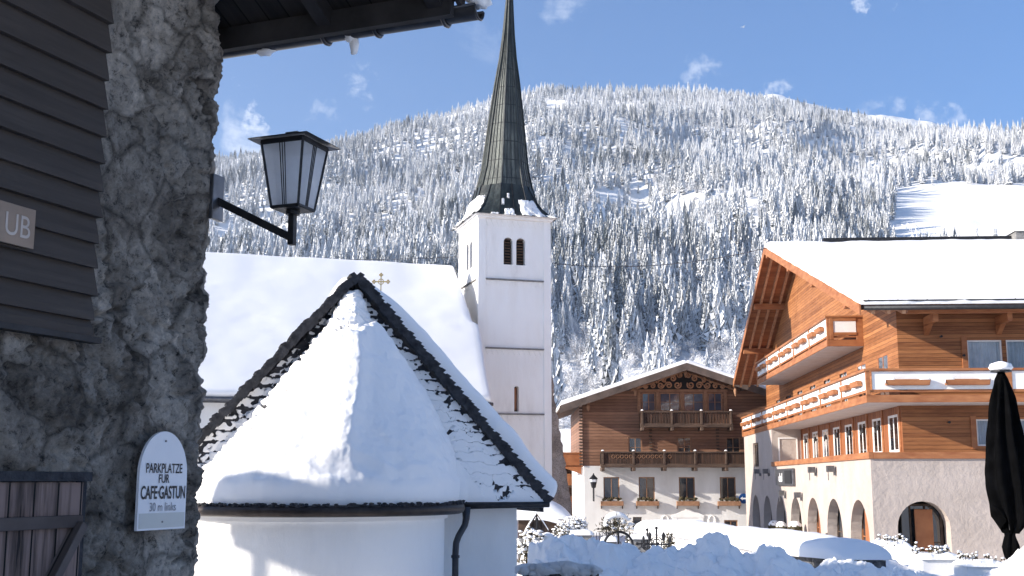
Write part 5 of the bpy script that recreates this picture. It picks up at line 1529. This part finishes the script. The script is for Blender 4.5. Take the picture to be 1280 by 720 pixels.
for (a, b) in ((SW * .5, SHt * .9), (SW * .5, SHt * .08)): mb.tube([(.02, a, b), (.026, a, b)], .006, 8)
mb.build('screw', M['grey_metal'], t)

# little plank door
yd, zd = hwall(107, 597, .08); 
mb = MB(); mb.box(.045, .085, yd - 1.6, yd - .02, .8, zd - .025); dr = mb.build('door', wood_mat('old door planks', (.012, .009, .008), (.24, .17, .145), .17, 'Y', .012, .85, grain=2.2, gscale=1), hut)
mb = MB(); z1d = hwall(105, 643, .03)[1]; z2d = hwall(105, 658, .03)[1]; mb.box(.085, .115, yd - 1.6, yd - .04, z2d, z1d); mb.beam((.11, yd - .06, z2d + .02), (.11, yd - .72, z2d - .95), .05, .085, up=(1, 0, 0)); mb.build('brace', M['wood_grey'], dr, bevel=.004)
mb = MB(); mb.box(.03, .11, yd - 1.6, yd + .02, zd - .02, zd + .03); mb.build('door_lintel', M['shingle_dark'], hut)
mb = MB(); mb.box(.025, .07, yd - .015, yd + .025, .8, zd - .02); mb.build('door_frame', M['shingle_dark'], hut)

# lantern on a bracket
La = Vector((.06, -.04, W(272, 254, 7.5).z)); arm = .57
lt = thing('street_lantern', 'big four-sided metal wall lantern with frosted panes on an angled arm at the stone corner', 'lantern', HM @ Vector((La.x, La.y, La.z)), HRZ)
mb = MB(); mb.box(-.02, .012, -.07, .05, -.13, .17); mb.build('wall_plate', M['grey_metal'], lt, bevel=.004)
Zs = -.295
mb = MB(); mb.beam((0, 0, 0), (arm + .01, 0, Zs), .035, .048); mb.beam((arm, 0, Zs - .04), (arm, 0, -.12), .042, .042); mb.tube([(arm, 0, -.14), (arm, 0, -.115)], .045, 12); mb.build('arm', M['black_metal'], lt, bevel=.003)
bz, tz_ = -.10, .316; bw, tw_ = .098, .152
def corner(sx, sy, z):
    k = bw + (tw_ - bw) * (z - bz) / (tz_ - bz); return Vector((arm + sx * k, sy * k, z))
mb = MB()
for sx, sy in ((-1, -1), (1, -1), (1, 1), (-1, 1)): mb.beam(corner(sx, sy, bz), corner(sx, sy, tz_), .014, .014)
for z, hh in ((bz, .014), (tz_ - .005, .03)):
    c = [corner(*q, z) for q in ((-1, -1), (1, -1), (1, 1), (-1, 1))]
    for a, b in zip(c, c[1:] + c[:1]): mb.beam(a, b, .014, hh)
# vertical glazing bars, three per pane
for (q1, q2) in (((-1, -1), (1, -1)), ((1, -1), (1, 1)), ((1, 1), (-1, 1)), ((-1, 1), (-1, -1))):
    for f in (.44, .5, .56): mb.beam(corner(*q1, bz).lerp(corner(*q2, bz), f), corner(*q1, tz_).lerp(corner(*q2, tz_), f), .005, .005)
mb.box(arm - bw, arm + bw, -bw, bw, bz - .012, bz - .004)
mb.build('lamp_frame', M['black_metal'], lt)
for (q1, q2) in (((-1, -1), (1, -1)), ((1, -1), (1, 1)), ((1, 1), (-1, 1)), ((-1, 1), (-1, -1))):
    mb = MB(); k = .985
    def sh(v): return Vector((arm + (v.x - arm) * k, v.y * k, v.z))
    mb.quad(sh(corner(*q1, bz + .004)), sh(corner(*q2, bz + .004)), sh(corner(*q2, tz_)), sh(corner(*q1, tz_))); mb.build('glass_pane', M['frost'], lt)
mb = MB(); mb.lathe([(.018, 0), (.02, .12), (.045, .16), (.05, .26), (.03, .32)], (arm, 0, -.09), 12); mb.build('bulb', M['white_paint'], lt, smooth_=True)
hw_ = .215
mb = MB(); vt = [(arm - hw_, -hw_, tz_ + .012), (arm + hw_, -hw_, tz_ + .012), (arm + hw_, hw_, tz_ + .012), (arm - hw_, hw_, tz_ + .012), (arm - .03, -.03, tz_ + .055), (arm + .03, -.03, tz_ + .055), (arm + .03, .03, tz_ + .055), (arm - .03, .03, tz_ + .055)]
mb.add(vt, [(0, 1, 5, 4), (1, 2, 6, 5), (2, 3, 7, 6), (3, 0, 4, 7), (4, 5, 6, 7)]); mb.add([(a, b, c - .006) for a, b, c in vt], [(0, 1, 5, 4), (1, 2, 6, 5), (2, 3, 7, 6), (3, 0, 4, 7), (4, 5, 6, 7)])
mb.box(arm - .045, arm + .045, -.045, .045, tz_ + .07, tz_ + .08); mb.box(arm - .02, arm + .02, -.02, .02, tz_ + .05, tz_ + .071)
mb.build('lamp_roof', M['grey_metal'], lt)

# ================================================================== PATIO UMBRELLA
p0 = W(1266, 692, 20); ptop = W(1251, 460, 20)
um = thing('patio_umbrella', 'closed black patio umbrella with a snow cap standing before the hotel front', 'umbrella', (p0.x, p0.y, p0.z - .3))
Hh = ptop.z - p0.z + .3
lx = ptop.x - p0.x
um.rotation_euler = (0, atan2(lx, Hh), 0)
mb = MB(); mb.tube([(0, 0, -.6), (0, 0, Hh - .05)], .035, 10); mb.build('pole', M['grey_metal'], um, smooth_=True)
mb = MB()
def canopy(u, v):
    z = Hh - .06 - v * 2.72
    r = interp([(0, .05), (.05, .12), (.25, .22), (.55, .345), (.72, .37), (.80, .33), (.90, .30), (1, .10)], v)
    a = 2 * pi * u
    fold = .055 * smooth(0, .2, v) * sin(a * 8 + 1.5 * sin(v * 4)) + .035 * sin(a * 3 + v * 5) * v + .03 * fbm(cos(a) * 2, sin(a) * 2, v * 4, 3)
    hem = .28 * max(0, sin(a * 2 + 1)) * smooth(.72, 1, v)
    return ((r + fold) * cos(a) * .92, (r + fold) * sin(a) * .92, z + hem)
mb.grid(canopy, 96, 60); mb.build('canopy', M['black_cloth'], um, smooth_=True)
mb = MB()
def tail(u, v):
    a = 2 * pi * u; r = interp([(0, .10), (.15, .06), (.5, .12), (.8, .10), (1, .03)], v); f = .03 * sin(a * 5 + v * 3)
    return ((r + f) * cos(a) - .03, (r + f) * sin(a) - .02, Hh - 2.72 - v * .55)
mb.grid(tail, 40, 16); mb.tube([(.09 * cos(a), .09 * sin(a), Hh - 2.77) for a in [i * pi / 8 for i in range(16)]], .012, 5, close=True); mb.build('tied_hem', M['black_cloth'], um, smooth_=True)
mb = MB(); mb.lathe([(.05, -.08), (.17, -.07), (.17, -.04), (.05, .02)], (0, 0, Hh), 12)
mb.build('top_cap', M['black_metal'], um)
mb = MB(); mb.lathe([(.16, -.045), (.2, .0), (.17, .07), (.05, .11), (.01, .115)], (0, 0, Hh), 16); mb.build('snow_cap', M['snow_lump'], um, smooth_=True)

# ================================================================== CEMETERY WALL with snow cap
path = [(805, 45.0), (830, 43.0), (852, 40.5), (880, 38.2), (910, 35.5), (950, 32), (990, 28.8), (1035, 25.4), (1080, 22.3)]
capb = [(805, 1.42), (852, 1.50), (910, 1.48), (990, 1.58), (1083, 1.86)]; capt = [(805, .42), (852, .50), (910, .52), (990, .52), (1083, .28)]
pp = [(px, Vector(((px - 640) / 1478 * D, D, 0))) for px, D in path]
def wp(s):
    s = s * (len(pp) - 1); i = min(len(pp) - 2, int(s)); q = s - i; return pp[i][0] * (1 - q) + pp[i + 1][0] * q, pp[i][1].lerp(pp[i + 1][1], q)
def wn_(s):
    a = wp(max(0, s - .02))[1]; b = wp(min(1, s + .02))[1]; d = (b - a).normalized(); return Vector((-d.y, d.x, 0)) * -1
cw = thing('churchyard_wall', 'low plastered churchyard wall bending towards the camera under a thick cushion of sunlit snow', 'wall', (0, 0, 0))
TK = .32
for nm, s0, s1, mt in (('plaster_face', 0, .78, M['white']), ('stone_face', .78, 1, M['wall_stone'])):
    mb = MB(); K = 40
    ring_ = []
    for i in range(K + 1):
        s = s0 + (s1 - s0) * i / K; px, q = wp(s); nn_ = wn_(s); zt = interp(capb, px)
        r = .03 * fbm(s * 60, 1, 1, 3) if nm == 'stone_face' else 0
        ring_.append([q - nn_ * (TK + r) + Vector((0, 0, -.3)), q - nn_ * (TK + r) + Vector((0, 0, zt)), q + nn_ * TK + Vector((0, 0, zt)), q + nn_ * TK + Vector((0, 0, -.3))])
    vs = [v for r in ring_ for v in r]; fs = []
    for i in range(K):
        for k in range(4): fs.append((i * 4 + k, i * 4 + (k + 1) % 4, (i + 1) * 4 + (k + 1) % 4, (i + 1) * 4 + k))
    fs += [(0, 1, 2, 3), (K * 4, K * 4 + 1, K * 4 + 2, K * 4 + 3)]
    mb.add(vs, fs); mb.build(nm, mt, cw)
mb = MB()
def cap(u, v):
    px, q = wp(u); nn_ = wn_(u); a = pi * v
    e = min(1, min(u, 1 - u) * 28) ** .5
    wd = (.62 + .08 * fbm(u * 12, 3, 1, 3)) * (.6 + .4 * e); T = (interp(capt, px) + .06 * fbm(u * 18, v * 2, 5, 4)) * e
    zz = interp(capb, px) + .01 + T * (sin(a) ** .55 if v not in (0, 1) else 0)
    c = cos(a); c = math.copysign(abs(c) ** .7, c)
    return q - nn_ * c * wd + Vector((0, 0, zz))
mb.grid(cap, 160, 20); mb.grid(lambda u, v: wp(u)[1] - wn_(u) * (.6 - 1.2 * v) + Vector((0, 0, interp(capb, wp(u)[0]) + .006)), 60, 2)
mb.build('snow_cap', M['snow_roof'], cw, smooth_=True)

# ================================================================== snow banks
def bank(name, prof, D0, D1, px0, px1, nu, nv, floor, amp=.1, fr=1.2, peakv=.55, seed=0, mat='snow_lump', skew=0):
    """ploughed heap: crest height from prof (px -> photo y), stretching between distances D0 and D1"""
    mb = MB(); Dm = D0 + (D1 - D0) * peakv
    def f(u, v):
        px = px0 + (px1 - px0) * u; D = D0 + (D1 - D0) * v
        X = (px - 640) / 1478 * Dm * (1 + (D / Dm - 1) * .6)
        top = CZ - (interp(prof, px) - 602) / 1478 * Dm
        k = smooth(0, peakv, v) if v < peakv else 1 - smooth(peakv, 1, v)
        k = k ** .7
        e = smooth(0, .04, u) * smooth(0, .04, 1 - u)
        z = floor + (top - floor) * k * e
        q = Vector((X * fr, D * fr, seed))
        r1 = abs(noise.noise(q * 1.3)) * 2.2; r2 = abs(noise.noise(q * 3.1)) * 2.2; r3 = abs(noise.noise(q * 7.7)) * 2
        z += amp * k * (1.0 * r1 + .5 * r2 + .22 * r3 + .12 * fbm(q.x * 9, q.y * 9, 1, 4) - .85)
        return (X + .06 * fbm(q.x * 3, q.y * 3, 8, 3), D, z)
    mb.grid(f, nu, nv); o = mb.build(name, M[mat], smooth_=True, kind='structure'); return o


bank('snow_bank', [(640, 706), (660, 698), (672, 686), (690, 678), (700, 676), (720, 682), (745, 687), (790, 690), (830, 694), (850, 690), (866, 690), (880, 679), (904, 681), (924, 694), (935, 696), (950, 687), (970, 692), (988, 706), (1010, 714), (1025, 712), (1042, 705), (1065, 703), (1090, 707), (1120, 716), (1190, 735)],
     10.8, 15.6, 646, 1190, 420, 130, 1.0, .11, 1.9, .6, 2)
bank('snow_drift', [(1180, 735), (1215, 722), (1250, 702), (1264, 686), (1290, 674), (1360, 660), (1460, 665)], 17.5, 21.8, 1190, 1460, 120, 60, 1.1, .12, 1.3, .55, 5)
bank('terrace_snow', [(1090, 700), (1110, 700), (1150, 706), (1200, 706), (1260, 700), (1400, 690)], 23, 33, 1085, 1420, 140, 60, .6, .10, .8, .5, 7, 'snow')
bank('yard_snow', [(640, 690), (700, 690), (760, 690), (820, 690), (860, 692), (930, 690)], 24, 44, 645, 905, 160, 80, .3, .16, .9, .55, 9, 'snow')
bank('street_snow', [(860, 664), (940, 662), (1000, 668), (1080, 690), (1120, 700)], 42, 58, 880, 1085, 100, 50, -.1, .10, .9, .5, 12, 'snow')

# dark stone wall stub at the lower edge
t = thing('low_stone_wall', 'dark rough stone wall stub under the snow bank beside the chapel', 'wall', W(700, 720, 10.6) - Vector((0, 0, 1.2)))
zt = W(700, 712, 10.6).z - t.location.z
mb = MB()
def lw(u, v):
    P = [(-.62, -.2), (.33, -.2), (.33, .5), (-.62, .5)]
    return None
mb.grid(lambda u, v: (-.33 + .66 * u + .0, -.2 + .03 * fbm(u * 6, v * 6, 1, 4), -.2 + (zt + .2) * v), 60, 30)
mb.box(-.33, .33, -.17, .5, -.2, zt - .01); mb.build('stones', M['wall_stone'], t); rw = random.Random(2)
mb = MB(); pillow(mb, -.40, .36, -.22, .55, zt - .01, .03, .05, 5, 60)
for i in range(34): blob(mb, (rw.uniform(-.34, .32), -.2 + rw.uniform(-.03, .03), zt + rw.uniform(-.02, .03)), (rw.uniform(.03, .08), .04, rw.uniform(.02, .045)), .4, 3, 7); mb.build('snow_cap', M['snow_lump'], t, smooth_=True)

# ================================================================== PLANTERS with snowy shrubs on the terrace
def planter(px0, px1, pyt, D, hgt, dep, lab, dens):
    a = W(px0, pyt, D); b = W(px1, pyt, D)
    t = thing('planter', lab, 'planter', (a.x, D, a.z - hgt), 0, 'white planters along the terrace')
    Wd = b.x - a.x
    mb = MB(); mb.box(0, Wd, 0, dep, -.5, hgt); mb.build('tub', M['white'], t, bevel=.02)
    mb = MB(); pillow(mb, -.04, Wd + .04, -.05, dep + .05, hgt, .12, .05, 4, 30, seed=px0); mb.build('snow_cap', M['snow_lump'], t, smooth_=True)
    mb = MB(); r = random.Random(int(px0)); mb2 = MB()
    for i in range(int(dens * Wd)):
        x = r.uniform(.05, Wd - .05); y = r.uniform(.1, dep - .1); h = r.uniform(.05, .26)
        tip = (x + r.uniform(-.12, .12), y + r.uniform(-.1, .1), hgt + h)
        mb.tube([(x, y, hgt), tip], [.012, .005], 3, cap=False)
        blob(mb2, tip, (r.uniform(.02, .05), r.uniform(.02, .05), r.uniform(.015, .03)), .6, 3, 4)
        for _ in range(3):
            q = (tip[0] + r.uniform(-.06, .06), tip[1] + r.uniform(-.06, .06), tip[2] - r.uniform(.03, .1)); mb.tube([tip, q], .012, 3)
    mb.build('twigs', M['plant'], t); mb2.build('twig_snow', M['snow_lump'], t, smooth_=True)
    return t
planter(1101, 1137, 682, 31, .72, .9, 'white plaster planter with snowy twigs standing left in front of the hotel arch', 60)
planter(1138, 1150, 690, 29, .62, 2.2, 'narrow end of a white planter just right of the one before the hotel arch', 40)
planter(1152, 1208, 699, 27, .6, .9, 'long white planter with twiggy snow-dusted shrubs before the middle of the hotel front', 45)
planter(1209, 1256, 708, 25.5, .55, .8, 'white planter with sparse snowy twigs beside the umbrella foot', 35)

# ================================================================== CHURCHYARD things
def iron_cross(px, py_top, D, hgt, lab, style, wreath=False):
    a = W(px, py_top, D)
    t = thing('grave_cross', lab, 'grave cross', (a.x, D, a.z - hgt), 0, 'wrought-iron grave crosses')
    mb = MB(); mb.tube([(0, 0, -.8), (0, 0, hgt)], .025, 6)
    zc = hgt * .68; w_ = hgt * .24
    mb.tube([(-w_, 0, zc), (w_, 0, zc)], .022, 6)
    for (x, z) in ((0, hgt), (-w_, zc), (w_, zc)): blob(mb, (x, 0, z), (.045, .02, .045), 0, 1, 4)
    mb.build('cross', M['black_metal'], t)
    mb = MB()
    for s in (-1, 1):
        for sz in (-1, 1):
            K = 14; mb.tube([(s * (.05 + w_ * .75 * (i / K) ** 1 * cos(i * .30) + .0), 0, zc + sz * (.04 + w_ * .8 * (i / K) * sin(.35 + i * .28))) for i in range(K + 1)], .012, 4)
        mb.tube([(s * w_ * .55, 0, zc - w_), (s * w_ * .9, 0, zc - w_ * .5), (s * w_ * .5, 0, zc - w_ * .15)], .012, 4)
    mb.tube([(w_ * .6 * cos(b), 0, zc + w_ * .6 * sin(b)) for b in [i * pi / 10 for i in range(20)]], .014, 4, close=True)
    if style == 2:
        for sx in (-.18, .18): blob(mb, (sx, 0, zc + .2), (.05, .03, .12), .1, 2, 5); blob(mb, (sx * 1.9, 0, zc + .12), (.04, .03, .1), .1, 2, 5)
    mb.build('scrollwork', M['black_metal'], t)
    return t
iron_cross(820.5, 660, 31, 1.3, 'black wrought-iron grave cross with leafy arms right of the big round iron arch', 2)
iron_cross(809, 662, 33, 1.2, 'thin black grave cross half hidden behind the leafy one', 1)
iron_cross(671, 649, 30, 1.3, 'dark grave cross under a little pitched wooden roof next to the chapel wall', 1)
iron_cross(758, 647, 48, 1.4, 'slender dark grave cross rising behind the snow-topped wreath', 1)
# gabled cross shelter
a = W(671, 641, 30.2)
t = thing('cross_shelter', 'little pitched board roof with snow over the grave cross next to the chapel wall', 'grave roof', (a.x, 30.2, a.z - 1.1))
for s in (-1, 1):
    mb = MB(); mb.prism([(0, -.15, 1.1), (s * .27, -.15, .66), (s * .27, -.15, .62), (0, -.15, 1.05)], (0, .3, 0)); o = mb.build('roof_board', M['brown_beam'], t)
    mb = MB(); mb.prism([(0, -.16, 1.16), (s * .29, -.16, .70), (s * .29, -.16, .66), (0, -.16, 1.09)], (0, .32, 0)); mb.build('snow_strip', M['snow_lump'], o, bevel=.015)
mb = MB(); mb.box(-.02, .02, .1, .14, -.8, 1.05); mb.box(-.2, .2, .1, .13, .62, .9); mb.build('back_board', M['wood_grey'], t)
# shed with snow roof near the tower foot
a = W(690, 627, 46)
t = thing('lych_shed', 'low dark shed with a rounded snow roof at the foot of the church tower', 'shed', (a.x - .3, 46, 0))
mb = MB(); mb.box(-1.0, .9, 0, 2, -.2, 1.85); mb.build('wall', M['brown_beam'], t)
mb = MB(); mb.box(-.98, .4, -.02, 0, -.2, 1.2); mb.build('plinth', M['stone_grey'], t)
mb = MB(); mb.prism([(-1.3, -.4, 1.85), (1.15, -.4, 1.75), (1.15, -.4, 1.85), (-1.3, -.4, 1.95)], (0, 2.8, 0)); o = mb.build('roof', M['brown_beam'], t)
mb = MB(); pillow(mb, -1.35, 1.2, -.45, 2.5, 1.86, .75, .05, 1.2, 26, base=lambda x, y: -.28 * smooth(-.2, 1.2, x)); mb.build('roof_snow', M['snow_roof'], o, smooth_=True)
# the large round iron arch with laden wreath
a = W(773, 675, 28)
t = thing('iron_grave_arch', 'large round black iron grave arch with a brown wreath and snow on top', 'grave marker', (a.x, 28, a.z - .6))
mb = MB(); mb.tube([(.34 * cos(b), 0, .45 + .34 * sin(b)) for b in [-.5 + i * (pi + 1) / 26 for i in range(27)]], .03, 8); mb.tube([(0, 0, -.6), (0, 0, .8)], .025, 6)
for s in (-1, 1): mb.tube([(s * (.17 + .09 * cos(b) * (1 - b / 14)), 0, .42 + .09 * sin(b) * (1 - b / 14)) for b in [i * .5 for i in range(18)]], .012, 4)
mb.build('ring', M['black_metal'], t)
mb = MB(); r = random.Random(5)
for i in range(260):
    b = r.uniform(0, pi); q = Vector((-.05 + r.gauss(0, .17), r.gauss(0, .07), .93 + r.gauss(0, .10))); d = Vector((r.gauss(0, 1), r.gauss(0, .4), r.gauss(0, 1))).normalized() * r.uniform(.04, .11)
    mb.tube([q, q + d], [.012, .004], 3, cap=False)
mb.build('wreath', M['plant'], t)
mb = MB()
mb.tube([(-.02 + .30 * cos(b) , -.02, .94 + .24 * sin(b)) for b in [.5 + i * 2.8 / 14 for i in range(15)]], [.02 + .06 * sin(pi * i / 14) for i in range(15)], 8)
for i in range(20): blob(mb, (r.uniform(-.3, .35), r.uniform(-.1, .05), r.uniform(.85, 1.08)), (.05, .05, .03), .5, 3, 4)
mb.build('wreath_snow', M['snow_lump'], t, smooth_=True)


def shrub(px, py, D, rx, rz_, lab, snow=.8, name='shrub', mat='plant'):
    a = W(px, py, D); t = thing(name, lab, 'shrub', (a.x, D, a.z - rz_ * 2))
    mb = MB(); r = random.Random(int(px * 7)); mb2 = MB()
    for i in range(420):
        d = Vector((r.gauss(0, 1), r.gauss(0, 1), r.gauss(0, 1))).normalized(); k = r.random() ** .4
        q = Vector((d.x * rx * k, d.y * rx * k, rz_ + d.z * rz_ * k)); e = Vector((r.gauss(0, .5), r.gauss(0, .5), r.gauss(.3, .5))).normalized() * rx * .25
        mb.tube([q, q + e], [.02, .006], 3, cap=False)
        if r.random() < snow and d.z > -.3: blob(mb2, q + e * .6 + Vector((0, 0, .03)), (rx * .12 * r.uniform(.6, 1.4), rx * .12, rx * .07), .6, 3, 3)
    mb.build('twigs', M[mat], t)
    if mb2.v: mb2.build('snow_clumps', M['snow_lump'], t, smooth_=True)
shrub(664, 662, 27, .42, .42, 'rounded snow-covered bush against the right corner of the chapel')
shrub(703, 655, 33, .34, .35, 'tangled dark bush with a hood of snow behind the end of the bank', .6)
shrub(716, 648, 34, .40, .36, 'snow-hooded bush left of the churchyard railing', .95)
shrub(719, 645, 50, .55, .55, 'dark blue-grey round bush in the shade of the inn corner', .12)
shrub(836, 664, 37, .2, .42, 'narrow dark conifer shrub against the snowy churchyard wall', .1)
shrub(792, 664, 39, .3, .4, 'brown bush peeping over the graves left of the wall end', .25)
shrub(795, 690, 24, .2, .14, 'low snow-dusted bush right of the iron arch', .7)

def gravestone(px, py, D, w_, h_, lab):
    a = W(px, py, D); t = thing('gravestone', lab, 'gravestone', (a.x, D, a.z - h_), 0, 'gravestones in the churchyard')
    mb = MB(); mb.box(-w_ / 2, w_ / 2, 0, .16, -.6, h_); mb.build('slab', M['stone_grey'], t, bevel=.03)
    mb = MB(); pillow(mb, -w_ / 2 - .05, w_ / 2 + .05, -.05, .22, h_ - .01, .13, .03, 4, 14); mb.build('snow_cap', M['snow_lump'], t, smooth_=True)
gravestone(681, 673, 27, .36, .5, 'grey gravestone with a snow top between the chapel bush and the tangled bush')
gravestone(727, 668, 31, .55, .6, 'broad grey gravestone left of the churchyard railing')
gravestone(762, 676, 30, .36, .4, 'small grey gravestone behind the round iron arch')
gravestone(800, 673, 33, .55, .45, 'wide low gravestone with a thick snow cushion left of the leafy cross')
# railing
a = W(735, 668, 33); b = W(760, 668, 33)
t = thing('churchyard_railing', 'thin black iron railing between the broad gravestone and the round arch', 'railing', (a.x, 33, a.z - .9))
mb = MB(); Wd = b.x - a.x
for z in (.5, .68, .86): mb.tube([(0, 0, z), (Wd, 0, z)], .01, 4)
for i in range(8): mb.tube([(Wd * i / 7, 0, -.3), (Wd * i / 7, 0, .95)], .01, 4)
mb.build('bars', M['black_metal'], t)

# ================================================================== WIRES
t = thing('power_line', 'thin wire strung from the tower to the hotel ridge across the forest', 'cable')
A1, B1 = W(690, 329, 64), W(962, 309, 62.5)
mb = MB(); mb.tube([A1.lerp(B1, i / 20) - Vector((0, 0, 1.1 * 4 * (i / 20) * (1 - i / 20) * .5)) for i in range(21)], .022, 5); tag(mb.build('wire', M['grey_metal'], t), '', '') if False else mb.build('wire', M['grey_metal'], t)
t = thing('power_line', 'thin wire running just above the nave roof left of the tower', 'cable')
A1, B1 = W(200, 314, 62), W(572, 321, 66)
mb = MB(); mb.tube([A1.lerp(B1, i / 20) - Vector((0, 0, .3 * 4 * (i / 20) * (1 - i / 20))) for i in range(21)], .018, 5); mb.build('wire', M['grey_metal'], t)

# ================================================================== valley air
mb = MB(); mb.box(-5600, 5600, -5600, 5600, -8, 1420)
hzo = mb.build('haze', None, kind='stuff') if False else None
hm = bpy.data.materials.new('haze'); hm.use_nodes = True; hm.node_tree.nodes.clear()
ho = hm.node_tree.nodes.new('ShaderNodeOutputMaterial'); hv_ = hm.node_tree.nodes.new('ShaderNodeVolumePrincipled')
hv_.inputs['Color'].default_value = (.80, .88, 1, 1); hv_.inputs['Density'].default_value = .00010; hv_.inputs['Anisotropy'].default_value = .3
hm.node_tree.links.new(hv_.outputs[0], ho.inputs['Volume'])
mb.build('haze', hm, kind='stuff')

# a bird high over the forest
p = W(929, 34, 160)
t = thing('bird', 'tiny pale bird gliding high in the blue sky above the forest crest', 'bird', p, .6)
mb = MB()
mb.tube([(-.22, 0, 0), (-.1, 0, .01), (.05, 0, .015), (.16, 0, .03), (.22, 0, .02)], [.01, .05, .065, .04, .01], 8)
for s in (-1, 1): mb.add([(-.08, 0, .02), (.08, 0, .02), (.06, s * .28, .2), (-.02, s * .3, .19), (-.06, s * .5, .10), (-.02, s * .5, .1)], [(0, 1, 2, 3), (3, 2, 5, 4)])
mb.add([(-.18, -.03, 0), (-.18, .03, 0), (-.32, .07, 0), (-.32, -.07, 0)], [(0, 1, 2, 3)])
mb.build('body', M['white_paint'], t)
